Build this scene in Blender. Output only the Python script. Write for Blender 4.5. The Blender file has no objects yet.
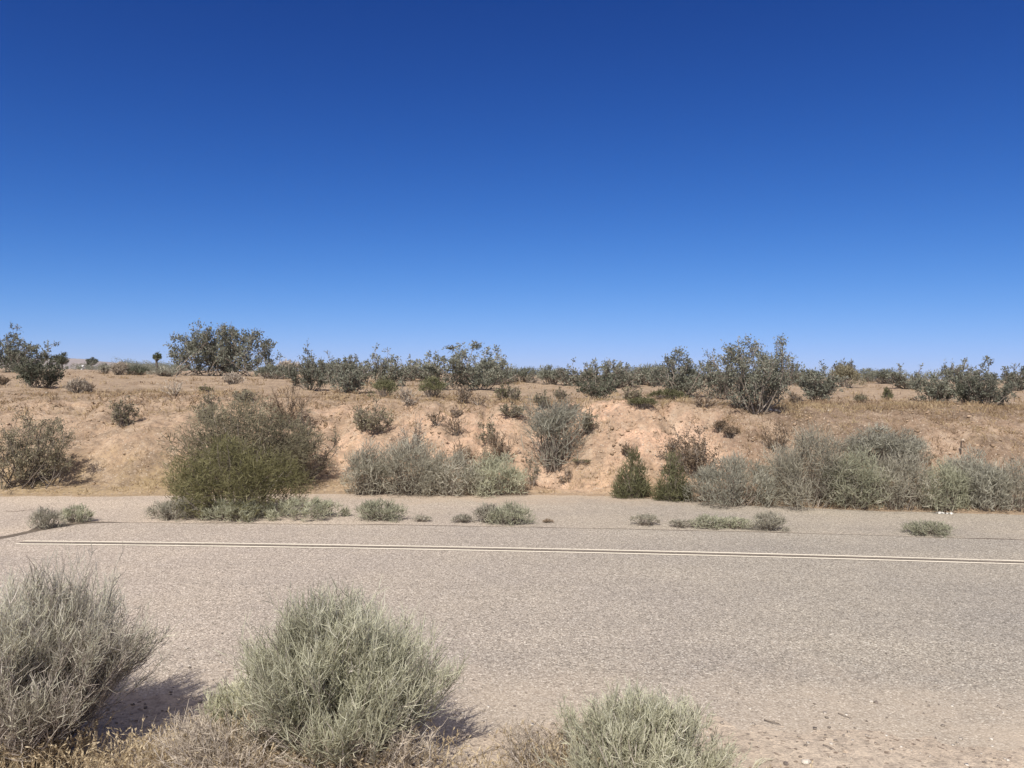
import bpy, math
import numpy as np
from mathutils import Matrix, Vector

# ------------------------------------------------------------------ scene
sc = bpy.context.scene
COL = sc.collection
W, H, F = 1024, 768, 773.0
CAM = np.array([0.0, 0.0, 2.0])
PITCH, ROLL = math.atan(10 / F), math.atan(0.012)
fw = np.array([0, math.cos(PITCH), -math.sin(PITCH)])
r0 = np.array([1.0, 0, 0])
u0 = np.array([0, math.sin(PITCH), math.cos(PITCH)])
RT = math.cos(ROLL) * r0 + math.sin(ROLL) * u0
UP = -math.sin(ROLL) * r0 + math.cos(ROLL) * u0

cam_d = bpy.data.cameras.new('camera')
cam = bpy.data.objects.new('camera', cam_d)
COL.objects.link(cam)
cam_d.sensor_fit = 'HORIZONTAL'
cam_d.sensor_width = 36.0
cam_d.lens = 36.0 * F / W
cam_d.clip_start, cam_d.clip_end = 0.05, 30000
cam.matrix_world = Matrix(((RT[0], UP[0], -fw[0], CAM[0]), (RT[1], UP[1], -fw[1], CAM[1]),
                           (RT[2], UP[2], -fw[2], CAM[2]), (0, 0, 0, 1)))
sc.camera = cam

# ------------------------------------------------------------------ noise
def _h(ix, iy, seed):
    n = (ix.astype(np.int64) * 374761393 + iy.astype(np.int64) * 668265263 + seed * 1442695041) & 0xFFFFFFFF
    n = ((n ^ (n >> 13)) * 1274126177) & 0xFFFFFFFF
    n = (n ^ (n >> 16)) & 0xFFFFFFFF
    return n / 4294967295.0 * 2 - 1

def vnoise(x, y, seed=0):
    x = np.asarray(x, float); y = np.asarray(y, float)
    ix = np.floor(x); iy = np.floor(y)
    fx = x - ix; fy = y - iy
    fx = fx * fx * fx * (fx * (fx * 6 - 15) + 10); fy = fy * fy * fy * (fy * (fy * 6 - 15) + 10)
    a = _h(ix, iy, seed); b = _h(ix + 1, iy, seed); c = _h(ix, iy + 1, seed); d = _h(ix + 1, iy + 1, seed)
    return (a + (b - a) * fx) * (1 - fy) + (c + (d - c) * fx) * fy

def fbm(x, y, seed=0, o=4, g=0.5):
    s = 0; a = 1.0; t = 0
    for i in range(o):
        s = s + a * vnoise(x * 2 ** i + 17.3 * i, y * 2 ** i - 9.1 * i, seed + i)
        t += a; a *= g
    return s / t

def sstep(t):
    t = np.clip(t, 0, 1)
    return t * t * (3 - 2 * t)

# ------------------------------------------------------------------ terrain
TX = np.array([-30, -9, -7.7, -4, -2, 0, 1.5, 2.4, 3.5, 4.7, 7.5, 30])
TY = np.array([12.0, 12.1, 12.25, 12.7, 12.9, 12.95, 12.9, 12.7, 12.35, 11.95, 11.7, 11.4])
WX = np.array([-30, -8, -5, -2, 0, 1, 2, 3.5, 5, 7, 30])
WY = np.array([4.2, 4.2, 4.0, 3.2, 2.9, 2.5, 2.2, 2.3, 3.0, 3.6, 3.8])

def toe_y(x):
    return np.interp(x, TX, TY) + 0.12 * vnoise(x * 0.9, x * 0 + 3.3, 5) + 0.05 * vnoise(x * 3.7, x * 0 + 8.3, 6)

def near_y(x):
    return 4.58 - 0.095 * np.clip(x, -5, 4) + 0.16 * vnoise(x * 0.8, x * 0 + 1.7, 11) + 0.07 * vnoise(x * 3.1, x * 0, 12)

def bank_t(x, y):
    return (y - toe_y(x)) / np.interp(x, WX, WY)

def rill_mask(x, y):
    return 1 - sstep(np.abs(vnoise(x * 1.15 + 0.4 * vnoise(y * 0.8, x, 31), y * 0.18, 32)) / 0.3)

def terrain(x, y, fine=True):
    x = np.asarray(x, float); y = np.asarray(y, float)
    t = bank_t(x, y)
    tw = t + 0.10 * fbm(x * 0.9, y * 0.5, 21, 3) * sstep(t / 0.3)
    tc = np.clip(tw, 0, 1)
    f = 0.55 * sstep(tc) + 0.45 * (1 - (1 - tc) ** 2)
    z = -0.05 + 0.065 * sstep((y - toe_y(x) + 0.5) / 0.6) + 1.38 * f + 0.37 * sstep((y - 15) / 20.0)
    m = sstep(t / 0.25)
    face = sstep(tc / 0.25) * (1 - sstep((t - 0.85) / 0.5))
    # erosion gullies down the face
    rill = np.abs(vnoise(x * 1.15 + 0.4 * vnoise(y * 0.8, x, 31), y * 0.18, 32))
    rill2 = np.abs(vnoise(x * 3.1 + 0.5 * vnoise(y * 1.3, x, 33), y * 0.35, 34))
    z = z - face * ((0.13 + 0.13 * np.interp(x, [-1, 1, 3.5, 5], [0, 1, 1, 0])) * (1 - sstep(rill / 0.4)) + 0.06 * (1 - sstep(rill2 / 0.4)))
    tl = t + 0.16 * fbm(x * 1.3, y * 1.3, 35, 3)
    led = np.interp(x, [-6, -3, 0, 1, 4, 5.5], [.04, .05, .06, .11, .11, .03])
    z = z + led * face * (sstep((tl - .70) / .05) - .5) + led * .6 * face * (sstep((tl - .38) / .06) - .5)
    far = sstep((y - 15) / 20)
    z = z + m * (0.05 * fbm(x * 0.45, y * 0.45, 41, 3) + far * 0.09 * fbm(x * 0.07, y * 0.07, 42, 3))
    z = z - 0.03 * np.clip(x / 10, -1, 1.5) * sstep((y - 16) / 10)
    if fine:
        q = np.clip(1 - (y - 40) / 60, 0, 1)
        z = z + m * q * (0.035 * fbm(x * 2.2, y * 2.2, 51, 3) + 0.022 * np.clip(fbm(x * 6.5, y * 6.5, 52, 3) * 2, -0.4, 1))
    # roadside dirt on the camera's side of the pavement
    ny = near_y(x)
    n = (ny - y)
    znear = -0.005 + 0.035 * n + sstep(n / 1.2) * (0.03 * fbm(x * 1.4, y * 1.4, 61, 3)) + 0.005 * fbm(x * 9, y * 9, 62, 3)
    znear = np.maximum(znear, -0.09)
    w = sstep((y - 5.6) / 0.8)
    return znear * (1 - w) + z * w

def ground_z(x, y):
    z = terrain(x, y)
    return np.where((y > 4.9) & (y < 9.9), np.maximum(z, 0.0), np.where((y >= 9.9) & (y < 13.6), np.maximum(z, -0.008), z))

def ray(px, py):
    d = fw + RT * ((px - W / 2) / F) - UP * ((py - H / 2) / F)
    return d

def hit(px, py, dmax=400.0):
    d = ray(px, py)
    s = np.concatenate([np.linspace(2.0, 40, 3000), np.linspace(40.05, dmax, 3000)])
    P = CAM + s[:, None] * d
    g = P[:, 2] - terrain(P[:, 0], P[:, 1], False)
    k = np.where(g <= 0)[0]
    i = k[0] if len(k) else len(s) - 1
    p = P[i].copy()
    p[2] = float(ground_z(p[0], p[1]))
    return p

# ------------------------------------------------------------------ materials
def mat(name):
    m = bpy.data.materials.new(name); m.use_nodes = True
    nt = m.node_tree; nt.nodes.clear()
    out = nt.nodes.new('ShaderNodeOutputMaterial')
    return m, nt, out

def N(nt, typ, **kw):
    n = nt.nodes.new(typ)
    for k, v in kw.items():
        if k in n.inputs: n.inputs[k].default_value = v
        else: setattr(n, k, v)
    return n

def ramp(nt, fac, stops):
    r = nt.nodes.new('ShaderNodeValToRGB')
    el = r.color_ramp.elements
    while len(el) < len(stops): el.new(0.5)
    for e, (p, c) in zip(el, stops):
        e.position = p; e.color = (*c, 1) if len(c) == 3 else c
    nt.links.new(fac, r.inputs[0])
    return r.outputs[0]

def mixc(nt, fac, a, b, mode='MIX'):
    m = nt.nodes.new('ShaderNodeMix'); m.data_type = 'RGBA'; m.blend_type = mode
    for s, v in ((0, fac), (6, a), (7, b)):
        if isinstance(v, (int, float)): m.inputs[s].default_value = v
        elif isinstance(v, tuple): m.inputs[s].default_value = (*v, 1)
        else: nt.links.new(v, m.inputs[s])
    return m.outputs[2]

def foliage_mat(name, cols, trans=0.22, hue=0.0):
    """leaf colour varies leaf by leaf ('rnd') and a little plant by plant"""
    m, nt, out = mat(name)
    at = N(nt, 'ShaderNodeAttribute', attribute_name='rnd')
    n = len(cols)
    c = ramp(nt, at.outputs['Fac'], [(i / (n - 1), col) for i, col in enumerate(cols)])
    oi = N(nt, 'ShaderNodeObjectInfo')
    mr = N(nt, 'ShaderNodeMapRange'); mr.inputs[3].default_value = 0.84; mr.inputs[4].default_value = 1.16
    nt.links.new(oi.outputs['Random'], mr.inputs[0])
    hs = N(nt, 'ShaderNodeHueSaturation')
    nt.links.new(c, hs.inputs['Color']); nt.links.new(mr.outputs[0], hs.inputs['Value'])
    bs = N(nt, 'ShaderNodeBsdfDiffuse'); tr = N(nt, 'ShaderNodeBsdfTranslucent')
    mx = N(nt, 'ShaderNodeMixShader'); mx.inputs[0].default_value = trans
    nt.links.new(hs.outputs[0], bs.inputs[0]); nt.links.new(hs.outputs[0], tr.inputs[0])
    nt.links.new(bs.outputs[0], mx.inputs[1]); nt.links.new(tr.outputs[0], mx.inputs[2])
    nt.links.new(mx.outputs[0], out.inputs[0])
    return m

def plain_mat(name, c1, c2, scale=30, rough=0.9):
    m, nt, out = mat(name)
    tc = N(nt, 'ShaderNodeTexCoord')
    no = N(nt, 'ShaderNodeTexNoise', Scale=scale, Detail=4.0)
    nt.links.new(tc.outputs['Object'], no.inputs['Vector'])
    c = ramp(nt, no.outputs['Fac'], [(0.3, c1), (0.7, c2)])
    b = N(nt, 'ShaderNodeBsdfPrincipled', Roughness=rough)
    nt.links.new(c, b.inputs['Base Color']); nt.links.new(b.outputs[0], out.inputs[0])
    return m

M = {}
M['creosote'] = foliage_mat('creosote_leaf', [(0.112, 0.114, 0.086), (0.19, 0.194, 0.150), (0.285, 0.287, 0.23)], .3)
M['pale'] = foliage_mat('pale_leaf', [(0.20, 0.19, 0.15), (0.345, 0.33, 0.265), (0.46, 0.445, 0.36)], .35)
M['dark'] = foliage_mat('dark_leaf', [(0.07, 0.075, 0.055), (0.12, 0.125, 0.09), (0.19, 0.195, 0.145)], .3)
M['green'] = foliage_mat('green_leaf', [(0.08, 0.08, 0.043), (0.15, 0.147, 0.08), (0.235, 0.228, 0.135)], .3)
M['olive'] = foliage_mat('olive_leaf', [(0.10, 0.092, 0.044), (0.172, 0.160, 0.080), (0.275, 0.255, 0.14)], .3)
M['olivegrey'] = foliage_mat('grey_olive_leaf', [(0.13, 0.115, 0.075), (0.225, 0.202, 0.135), (0.35, 0.318, 0.225)], .3)
M['sage'] = foliage_mat('grey_sage_leaf', [(0.22, 0.205, 0.16), (0.38, 0.355, 0.28), (0.50, 0.47, 0.38)], 0.4)
M['sagegreen'] = foliage_mat('green_sage_leaf', [(0.22, 0.22, 0.155), (0.38, 0.378, 0.27), (0.50, 0.49, 0.365)], 0.4)
M['brown'] = foliage_mat('brown_twig_leaf', [(0.13, 0.095, 0.065), (0.22, 0.165, 0.115), (0.34, 0.265, 0.19)], .2)
M['dry'] = foliage_mat('dry_grey_twig', [(0.24, 0.20, 0.16), (0.38, 0.325, 0.26), (0.54, 0.47, 0.38)], .2)
M['wood'] = foliage_mat('grey_bark', [(0.13, 0.105, 0.085), (0.22, 0.185, 0.15), (0.34, 0.29, 0.245)], 0.0)
M['woodpale'] = foliage_mat('pale_grey_bark', [(0.33, 0.28, 0.24), (0.51, 0.45, 0.39), (0.68, 0.62, 0.55)], 0.15)
M['greybrush'] = foliage_mat('grey_brush_leaf', [(0.26, 0.23, 0.185), (0.55, 0.51, 0.425), (0.60, 0.585, 0.45), (0.74, 0.70, 0.59)], .45)
M['greenbrush'] = foliage_mat('green_brush_leaf', [(0.26, 0.24, 0.18), (0.55, 0.54, 0.395), (0.64, 0.63, 0.47), (0.74, 0.71, 0.57)], .45)
M['straw'] = foliage_mat('straw', [(0.28, 0.215, 0.135), (0.42, 0.34, 0.22), (0.56, 0.47, 0.33)], 0.3)
M['spear'] = foliage_mat('spear_leaf', [(0.07, 0.085, 0.05), (0.11, 0.125, 0.07), (0.2, 0.2, 0.12)])

# ------------------------------------------------------------------ mesh building
class MB:
    def __init__(s):
        s.v = []; s.q = []; s.r = []; s.n = 0
    def add(s, v, q, r):
        s.v.append(v); s.q.append(q + s.n); s.r.append(r); s.n += len(v)
    def tubes(s, P, R, rnd, sides=3, rng=None):
        """P (n,k,3) paths, R (n,k) radii; sides=2 gives a blade"""
        n, k, _ = P.shape
        if n == 0: return
        T = np.gradient(P, axis=1)
        T = T / (np.linalg.norm(T, axis=2, keepdims=True) + 1e-9)
        ref = rng.normal(size=(n, 1, 3)); ref = np.repeat(ref, k, 1)
        A = np.cross(T, ref); A /= np.linalg.norm(A, axis=2, keepdims=True) + 1e-9
        B = np.cross(T, A)
        m = sides
        if m == 2:
            V = np.stack([P + A * R[..., None], P - A * R[..., None]], 2)
        else:
            an = np.arange(m) * 2 * np.pi / m
            V = P[:, :, None, :] + R[:, :, None, None] * (A[:, :, None, :] * np.cos(an)[None, None, :, None] + B[:, :, None, :] * np.sin(an)[None, None, :, None])
        idx = np.arange(n * k * m).reshape(n, k, m)
        if m == 2:
            Q = np.stack([idx[:, :-1, 0], idx[:, :-1, 1], idx[:, 1:, 1], idx[:, 1:, 0]], -1).reshape(-1, 4)
        else:
            a = idx[:, :-1, :]; b = np.roll(a, -1, 2); d = idx[:, 1:, :]; c = np.roll(d, -1, 2)
            Q = np.stack([a, b, c, d], -1).reshape(-1, 4)
        s.add(V.reshape(-1, 3), Q, np.repeat(rnd, k * m))
    def leaves(s, P, D, L, Wd, rnd, rng):
        n = len(P)
        if n == 0: return
        D = D / (np.linalg.norm(D, axis=1, keepdims=True) + 1e-9)
        A = np.cross(D, rng.normal(size=(n, 3))); A /= np.linalg.norm(A, axis=1, keepdims=True) + 1e-9
        L = (np.ones(n) * L)[:, None]; Wd = (np.ones(n) * Wd)[:, None]
        V = np.stack([P, P + D * L * .5 + A * Wd * .5, P + D * L, P + D * L * .5 - A * Wd * .5], 1)
        s.add(V.reshape(-1, 3), np.arange(n * 4).reshape(n, 4), np.repeat(rnd, 4))
    def mesh(s, name):
        V = np.concatenate(s.v); Q = np.concatenate(s.q); R = np.concatenate(s.r)
        me = bpy.data.meshes.new(name)
        me.vertices.add(len(V)); me.vertices.foreach_set('co', V.astype(np.float32).ravel())
        me.loops.add(Q.size); me.loops.foreach_set('vertex_index', Q.astype(np.int32).ravel())
        me.polygons.add(len(Q))
        me.polygons.foreach_set('loop_start', np.arange(0, Q.size, 4, dtype=np.int32))
        me.polygons.foreach_set('loop_total', np.full(len(Q), 4, dtype=np.int32))
        at = me.attributes.new('rnd', 'FLOAT', 'POINT')
        at.data.foreach_set('value', np.clip(R, 0, 1).astype(np.float32))
        me.update(calc_edges=True)
        return me

def link(name, me, material, parent=None, loc=None):
    o = bpy.data.objects.new(name, me)
    if material is not None: me.materials.append(material)
    COL.objects.link(o)
    if parent is not None: o.parent = parent
    if loc is not None: o.location = loc
    return o

def tag(o, label=None, cat=None, group=None, kind=None):
    if label: o['label'] = label
    if cat: o['category'] = cat
    if group: o['group'] = group
    if kind: o['kind'] = kind
    return o

def unit(v):
    return v / (np.linalg.norm(v, axis=-1, keepdims=True) + 1e-9)

def paths(P0, D, L, K, bend, rng, wob=0.06):
    """curved paths from P0 along D with length L, bending by vector field bend"""
    n = len(P0)
    t = np.linspace(0, 1, K)[None, :, None]
    L = (np.ones(n) * L)[:, None, None]
    wv = rng.normal(size=(n, 1, 3)) * wob
    wv2 = rng.normal(size=(n, 1, 3)) * wob * .5
    P = P0[:, None, :] + L * (D[:, None, :] * t + bend[:, None, :] * t ** 2 + wv * np.sin(t * 3.1) + wv2 * np.sin(t * 7))
    return P

def onpath(P, t):
    n, k, _ = P.shape
    f = np.clip(t, 0, 0.9999) * (k - 1); i = f.astype(int); fr = (f - i)[:, None]
    a = P[np.arange(n), i]; b = P[np.arange(n), i + 1]
    return a + (b - a) * fr, unit(b - a)

# --------------------------------------------------------------- plant kinds
# every builder returns (stems MB, foliage MB) in metres round the plant's base
def creosote(rng, w, h, px, cover=2.6, nst=None, dep=None, leafpx=2.0, tall=0.5, basew=None):
    dep = dep or w * .8
    S, L = MB(), MB()
    ns = nst or int(11 + 5 * w / h)
    az = np.arange(ns) * 2.399 + rng.uniform(0, 6) + rng.normal(size=ns) * .3
    rr = np.sqrt(rng.uniform(0.03, 1, ns))
    ze = h * rng.uniform(tall, 0.92, ns) * (1 - 0.38 * rr ** 2)
    k0 = np.argmin(rr); ze[k0] = h * .93
    wide = basew if basew is not None else float(np.clip((w / h - .9) * .35, 0, .7))
    base = np.stack([rng.uniform(-1, 1, ns) * wide * w * .5 + np.cos(az) * .04 * h, rng.uniform(-1, 1, ns) * wide * dep * .4 + np.sin(az) * .04 * h, np.full(ns, -.04 * h)], 1)
    end = np.stack([np.cos(az) * rr * (w * .44), np.sin(az) * rr * dep * .44, ze], 1)
    K = 7; t = np.linspace(0, 1, K)[None, :, None]
    P = base[:, None] * (1 - t)
    d = end - base * 0
    P = base[:, None] * (1 - t) + np.concatenate([end[:, None, :2] * t ** 0.78, end[:, None, 2:] * t ** 1.12], 2)
    P = P + rng.normal(size=(ns, K, 3)) * .018 * h * np.minimum(t * 3, 1)
    r0_ = max(.010 * h, .28 * px)
    R = r0_ * (1 - .72 * t[..., 0]) * np.ones((ns, 1))
    S.tubes(P, R, rng.uniform(0, 1, ns), 4, rng)
    # secondary branches
    m = 9
    ii = np.repeat(np.arange(ns), m); tt = rng.uniform(.14, .98, len(ii))
    q, tg = onpath(P[ii], tt)
    D = unit(tg * .8 + rng.normal(size=q.shape) * .55 + np.array([0, 0, .25]))
    ln = h * rng.uniform(.12, .30, len(ii)) * (1.1 - .5 * tt)
    P2 = paths(q, D, ln, 4, np.tile([0, 0, .15], (len(q), 1)), rng)
    S.tubes(P2, max(.004 * h, .16 * px) * np.linspace(1, .5, 4)[None] * np.ones((len(q), 1)), rng.uniform(0, 1, len(q)), 3, rng)
    # twigs
    jj = np.repeat(np.arange(len(q)), 4); t3 = rng.uniform(.25, 1, len(jj))
    q3, tg3 = onpath(P2[jj], t3)
    D3 = unit(tg3 * .7 + rng.normal(size=q3.shape) * .6 + np.array([0, 0, .3]))
    l3 = h * rng.uniform(.05, .13, len(jj))
    P3 = paths(q3, D3, l3, 3, np.tile([0, 0, .1], (len(q3), 1)), rng)
    S.tubes(P3, np.full((len(jj), 3), max(.002 * h, .1 * px)), rng.uniform(0, 1, len(jj)), 2, rng)
    # leaves sit in clumps along the twigs; every clump has its own density
    leaf = leafpx * px
    n = int(cover * (w / px) * (h / px) * .8 / (leafpx * leafpx * .30))
    n = int(np.clip(n, 150, 26000))
    wgt = rng.uniform(0.05, 1, len(jj)) ** 1.6 + .08
    kk = rng.choice(len(jj), n, p=wgt / wgt.sum())
    p, tg4 = onpath(P3[kk], rng.uniform(.1, 1.0, n))
    p = p + rng.normal(size=p.shape) * .022 * h
    clump = rng.uniform(0, 1, len(jj))
    rn = .5 + (clump[kk] - .5) * .6 + rng.normal(size=n) * .18
    L.leaves(p, unit(tg4 * .5 + rng.normal(size=p.shape) * .7 + np.array([0, 0, .4])), leaf * rng.uniform(.6, 1.3, n), leaf * rng.uniform(.35, .6, n), rn, rng)
    ok = None
    return S, L

def dome(rng, w, h, px, cover=3.0, dep=None, shape='dome', lobes=None, spread=.55, slen=.11, swpx=.42, upb=.4, low=0.0, fine=1.0, rough=.58):
    """rounded brush: many small clumps of fine shoots over an uneven dome, woody stems below"""
    dep = dep or w * .8
    S, L = MB(), MB()
    nl = lobes or int(16 + 14 * w / h)
    az = np.arange(nl) * 2.399 + rng.uniform(0, 6) + rng.normal(size=nl) * .3
    rr = np.sqrt((np.arange(nl) + .5) / nl) * rng.uniform(.8, 1.06, nl)
    if shape == 'cone':
        cz = np.maximum((1 - rr) * .9, .08) * h * rng.uniform(.85, 1.05, nl); f = .9
    elif shape == 'vase':
        cz = (.5 + .5 * rng.uniform(0, 1, nl)) * (1 - .12 * rr) * h * .9; f = 1
    elif shape == 'round':
        cz = np.sqrt(np.clip(1 - (rr * .8) ** 2, .1, 1)) * rng.uniform(.5, 1, nl) * h * .8; f = 1
    else:
        cz = np.sqrt(np.clip(1 - (rr * .93) ** 2, .04, 1)) * rng.uniform(rough, 1.0, nl) * h * .86; f = 1
    C = np.stack([np.cos(az) * rr * w * .42, np.sin(az) * rr * dep * .42, np.maximum(cz, .10 * h)], 1)
    if shape == 'vase':
        k = .25 + .75 * np.clip(C[:, 2] / h, 0, 1); C[:, 0] *= k; C[:, 1] *= k
    ii = np.repeat(np.arange(nl), 2); ns = len(ii)
    b = np.stack([C[ii, 0] * .35 + rng.normal(size=ns) * .03 * w, C[ii, 1] * .35 + rng.normal(size=ns) * .03 * w, np.full(ns, -.03 * h)], 1)
    e = C[ii] + rng.normal(size=(ns, 3)) * .05 * h
    t = np.linspace(0, 1, 5)[None, :, None]
    P = b[:, None] * (1 - t) + e[:, None] * t + rng.normal(size=(ns, 5, 3)) * .02 * h * t
    S.tubes(P, max(.006 * h, .22 * px) * np.linspace(1, .4, 5)[None] * np.ones((ns, 1)), rng.uniform(0, 1, ns), 3, rng)
    shw = swpx * px * fine
    ln = max(slen * h, 2.5 * px)
    n = int(cover * (w / px) * (h / px) * .75 / (ln / px * swpx * fine * .75))
    n = int(np.clip(n, 200, 60000))
    wl = rng.uniform(.5, 1.3, nl); wl /= wl.sum()
    kk = rng.choice(nl, n, p=wl)
    rl = rng.uniform(.75, 1.3, nl)
    g = unit(rng.normal(size=(n, 3))) * rng.uniform(0.05, 1, (n, 1)) ** .45
    rad = np.array([1, .9, .95]) * max(.5 * min(w, h) * .36, h * .12)
    p = C[kk] + g * rad * rl[kk][:, None] * f
    if low > 0:
        lm = rng.uniform(0, 1, n) < low
        p[lm, 2] *= rng.uniform(.1, .8, lm.sum())
    p[:, 2] = np.clip(p[:, 2], .02 * h, None)
    D = unit(g * .55 + unit(p - np.array([0, 0, -.1 * h])) * .35 + np.array([0, 0, upb]) + rng.normal(size=p.shape) * spread)
    P2 = paths(p - D * ln * .3, D, ln * rng.uniform(.5, 1.2, n), 3, np.tile([0, 0, .06], (n, 1)), rng, .05)
    lb = rng.uniform(0, 1, nl)
    rn = .48 + (lb[kk] - .5) * .62 + rng.normal(size=n) * .13
    L.tubes(P2, shw * .5 * np.array([1, 1, .45])[None] * rng.uniform(.6, 1.3, (n, 1)), rn, 2, rng)
    return S, L

def twiggy(rng, w, h, px, dep=None, n1=14, cover=1.0, leaf=0.0):
    """bare branching dead or dormant bush"""
    dep = dep or w * .8
    S, L = MB(), MB()
    az = rng.uniform(0, 6.28, n1); rr = np.sqrt(rng.uniform(.02, 1, n1))
    e = np.stack([np.cos(az) * rr * w * .42, np.sin(az) * rr * dep * .42, h * rng.uniform(.55, .9, n1) * (1 - .3 * rr ** 2)], 1)
    t = np.linspace(0, 1, 6)[None, :, None]
    P = e[:, None] * t ** np.array([.85, .85, 1.1]) + rng.normal(size=(n1, 6, 3)) * .03 * h * t
    P[:, 0, 2] = -.04 * h
    S.tubes(P, max(.009 * h, .3 * px) * np.linspace(1, .4, 6)[None] * np.ones((n1, 1)), rng.uniform(0, 1, n1), 3, rng)
    m = int(np.clip(cover * (w / px) * (h / px) / 9 / n1, 6, 60))
    ii = np.repeat(np.arange(n1), m)
    q, tg = onpath(P[ii], rng.uniform(.2, 1, len(ii)))
    D = unit(tg * .8 + rng.normal(size=q.shape) * .55 + np.array([0, 0, .2]))
    P2 = paths(q, D, h * rng.uniform(.1, .3, len(ii)), 3, np.tile([0, 0, .08], (len(q), 1)), rng)
    L.tubes(P2, np.full((len(ii), 3), max(.003 * h, .28 * px)) * np.array([1, .8, .4]), rng.uniform(0, 1, len(ii)), 2, rng)
    jj = np.repeat(np.arange(len(ii)), 3)
    q, tg = onpath(P2[jj], rng.uniform(.2, 1, len(jj)))
    D = unit(tg * .7 + rng.normal(size=q.shape) * .6)
    P3 = paths(q, D, h * rng.uniform(.05, .13, len(jj)), 3, np.tile([0, 0, .05], (len(q), 1)), rng)
    L.tubes(P3, np.full((len(jj), 3), max(.002 * h, .22 * px)) * np.array([1, .8, .4]), rng.uniform(0, 1, len(jj)), 2, rng)
    return S, L

def broom(rng, w, h, px, n1=260, m=16, lean=0.0, dep=None, green=.5, heads=9, fan=1.0, base=.10):
    """close-up brush: hundreds of thin stems from one rootstock, each with fine side twigs"""
    dep = dep or w * .85
    S, L = MB(), MB()
    # shoots are gathered into heads so the outline is uneven
    ha = np.arange(heads) * 2.399 + rng.uniform(0, 6)
    hr = np.sqrt((np.arange(heads) + .4) / heads)
    hz = np.sqrt(np.clip(1 - (.88 * hr) ** 2, .1, 1)) * rng.uniform(.86, 1.0, heads)
    HC = np.stack([np.cos(ha) * hr * w * .42, np.sin(ha) * hr * dep * .42, hz * h * .88], 1)
    kk = rng.integers(0, heads, n1)
    e = HC[kk] + rng.normal(size=(n1, 3)) * np.array([w * .075, dep * .075, h * .045])
    e[:, 0] += lean * e[:, 2]
    b = np.stack([e[:, 0] * .22 + rng.normal(size=n1) * w * base * .5, e[:, 1] * .22 + rng.normal(size=n1) * dep * base * .5, np.full(n1, -.02)], 1)
    K = 8; t = np.linspace(0, 1, K)[None, :, None]
    P = b[:, None] + (e - b)[:, None] * np.concatenate([t ** (.85 * fan), t ** (.85 * fan), t ** 1.05], 2)
    P = P + np.cumsum(rng.normal(size=(n1, K, 3)), 1) * .006 * h * np.minimum(1, t * 2)
    S.tubes(P, .0042 * np.linspace(1, .3, K)[None] * rng.uniform(.6, 1.4, (n1, 1)), rng.uniform(0, 1, n1), 3, rng)
    ii = np.repeat(np.arange(n1), m); tt = rng.uniform(.18, 1, len(ii))
    q, tg = onpath(P[ii], tt)
    D = unit(tg + rng.normal(size=q.shape) * .30 + np.array([0, 0, .12]))
    P2 = paths(q, D, h * rng.uniform(.10, .24, len(ii)) * (1.15 - .4 * tt), 4, np.tile([0, 0, .12], (len(q), 1)), rng, .05)
    gr = (tt + rng.normal(size=len(ii)) * .16) > (1 - green)
    hb = rng.uniform(0, 1, heads)
    rn = .5 + (hb[kk][ii] - .5) * .5 + rng.normal(size=len(ii)) * .2
    R2 = .0017 * np.linspace(1, .5, 4)[None]
    S.tubes(P2[~gr], R2 * np.ones(((~gr).sum(), 1)), rn[~gr], 3, rng)
    L.tubes(P2[gr], R2 * np.ones((gr.sum(), 1)), rn[gr], 3, rng)
    jj = np.repeat(np.arange(len(ii)), 4); t3 = rng.uniform(.15, 1, len(jj))
    q, tg = onpath(P2[jj], t3)
    D = unit(tg + rng.normal(size=q.shape) * .5 + np.array([0, 0, .1]))
    P3 = paths(q, D, h * rng.uniform(.035, .10, len(jj)), 3, np.tile([0, 0, .1], (len(q), 1)), rng, .05)
    g3 = gr[jj]
    r3 = np.clip(rn[jj] + rng.normal(size=len(jj)) * .15, 0, 1)
    R3 = .0015 * np.array([1, .9, .5])[None]
    S.tubes(P3[~g3], R3 * np.ones(((~g3).sum(), 1)), r3[~g3], 2, rng)
    L.tubes(P3[g3], R3 * np.ones((g3.sum(), 1)), r3[g3], 2, rng)
    return S, L

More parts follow.
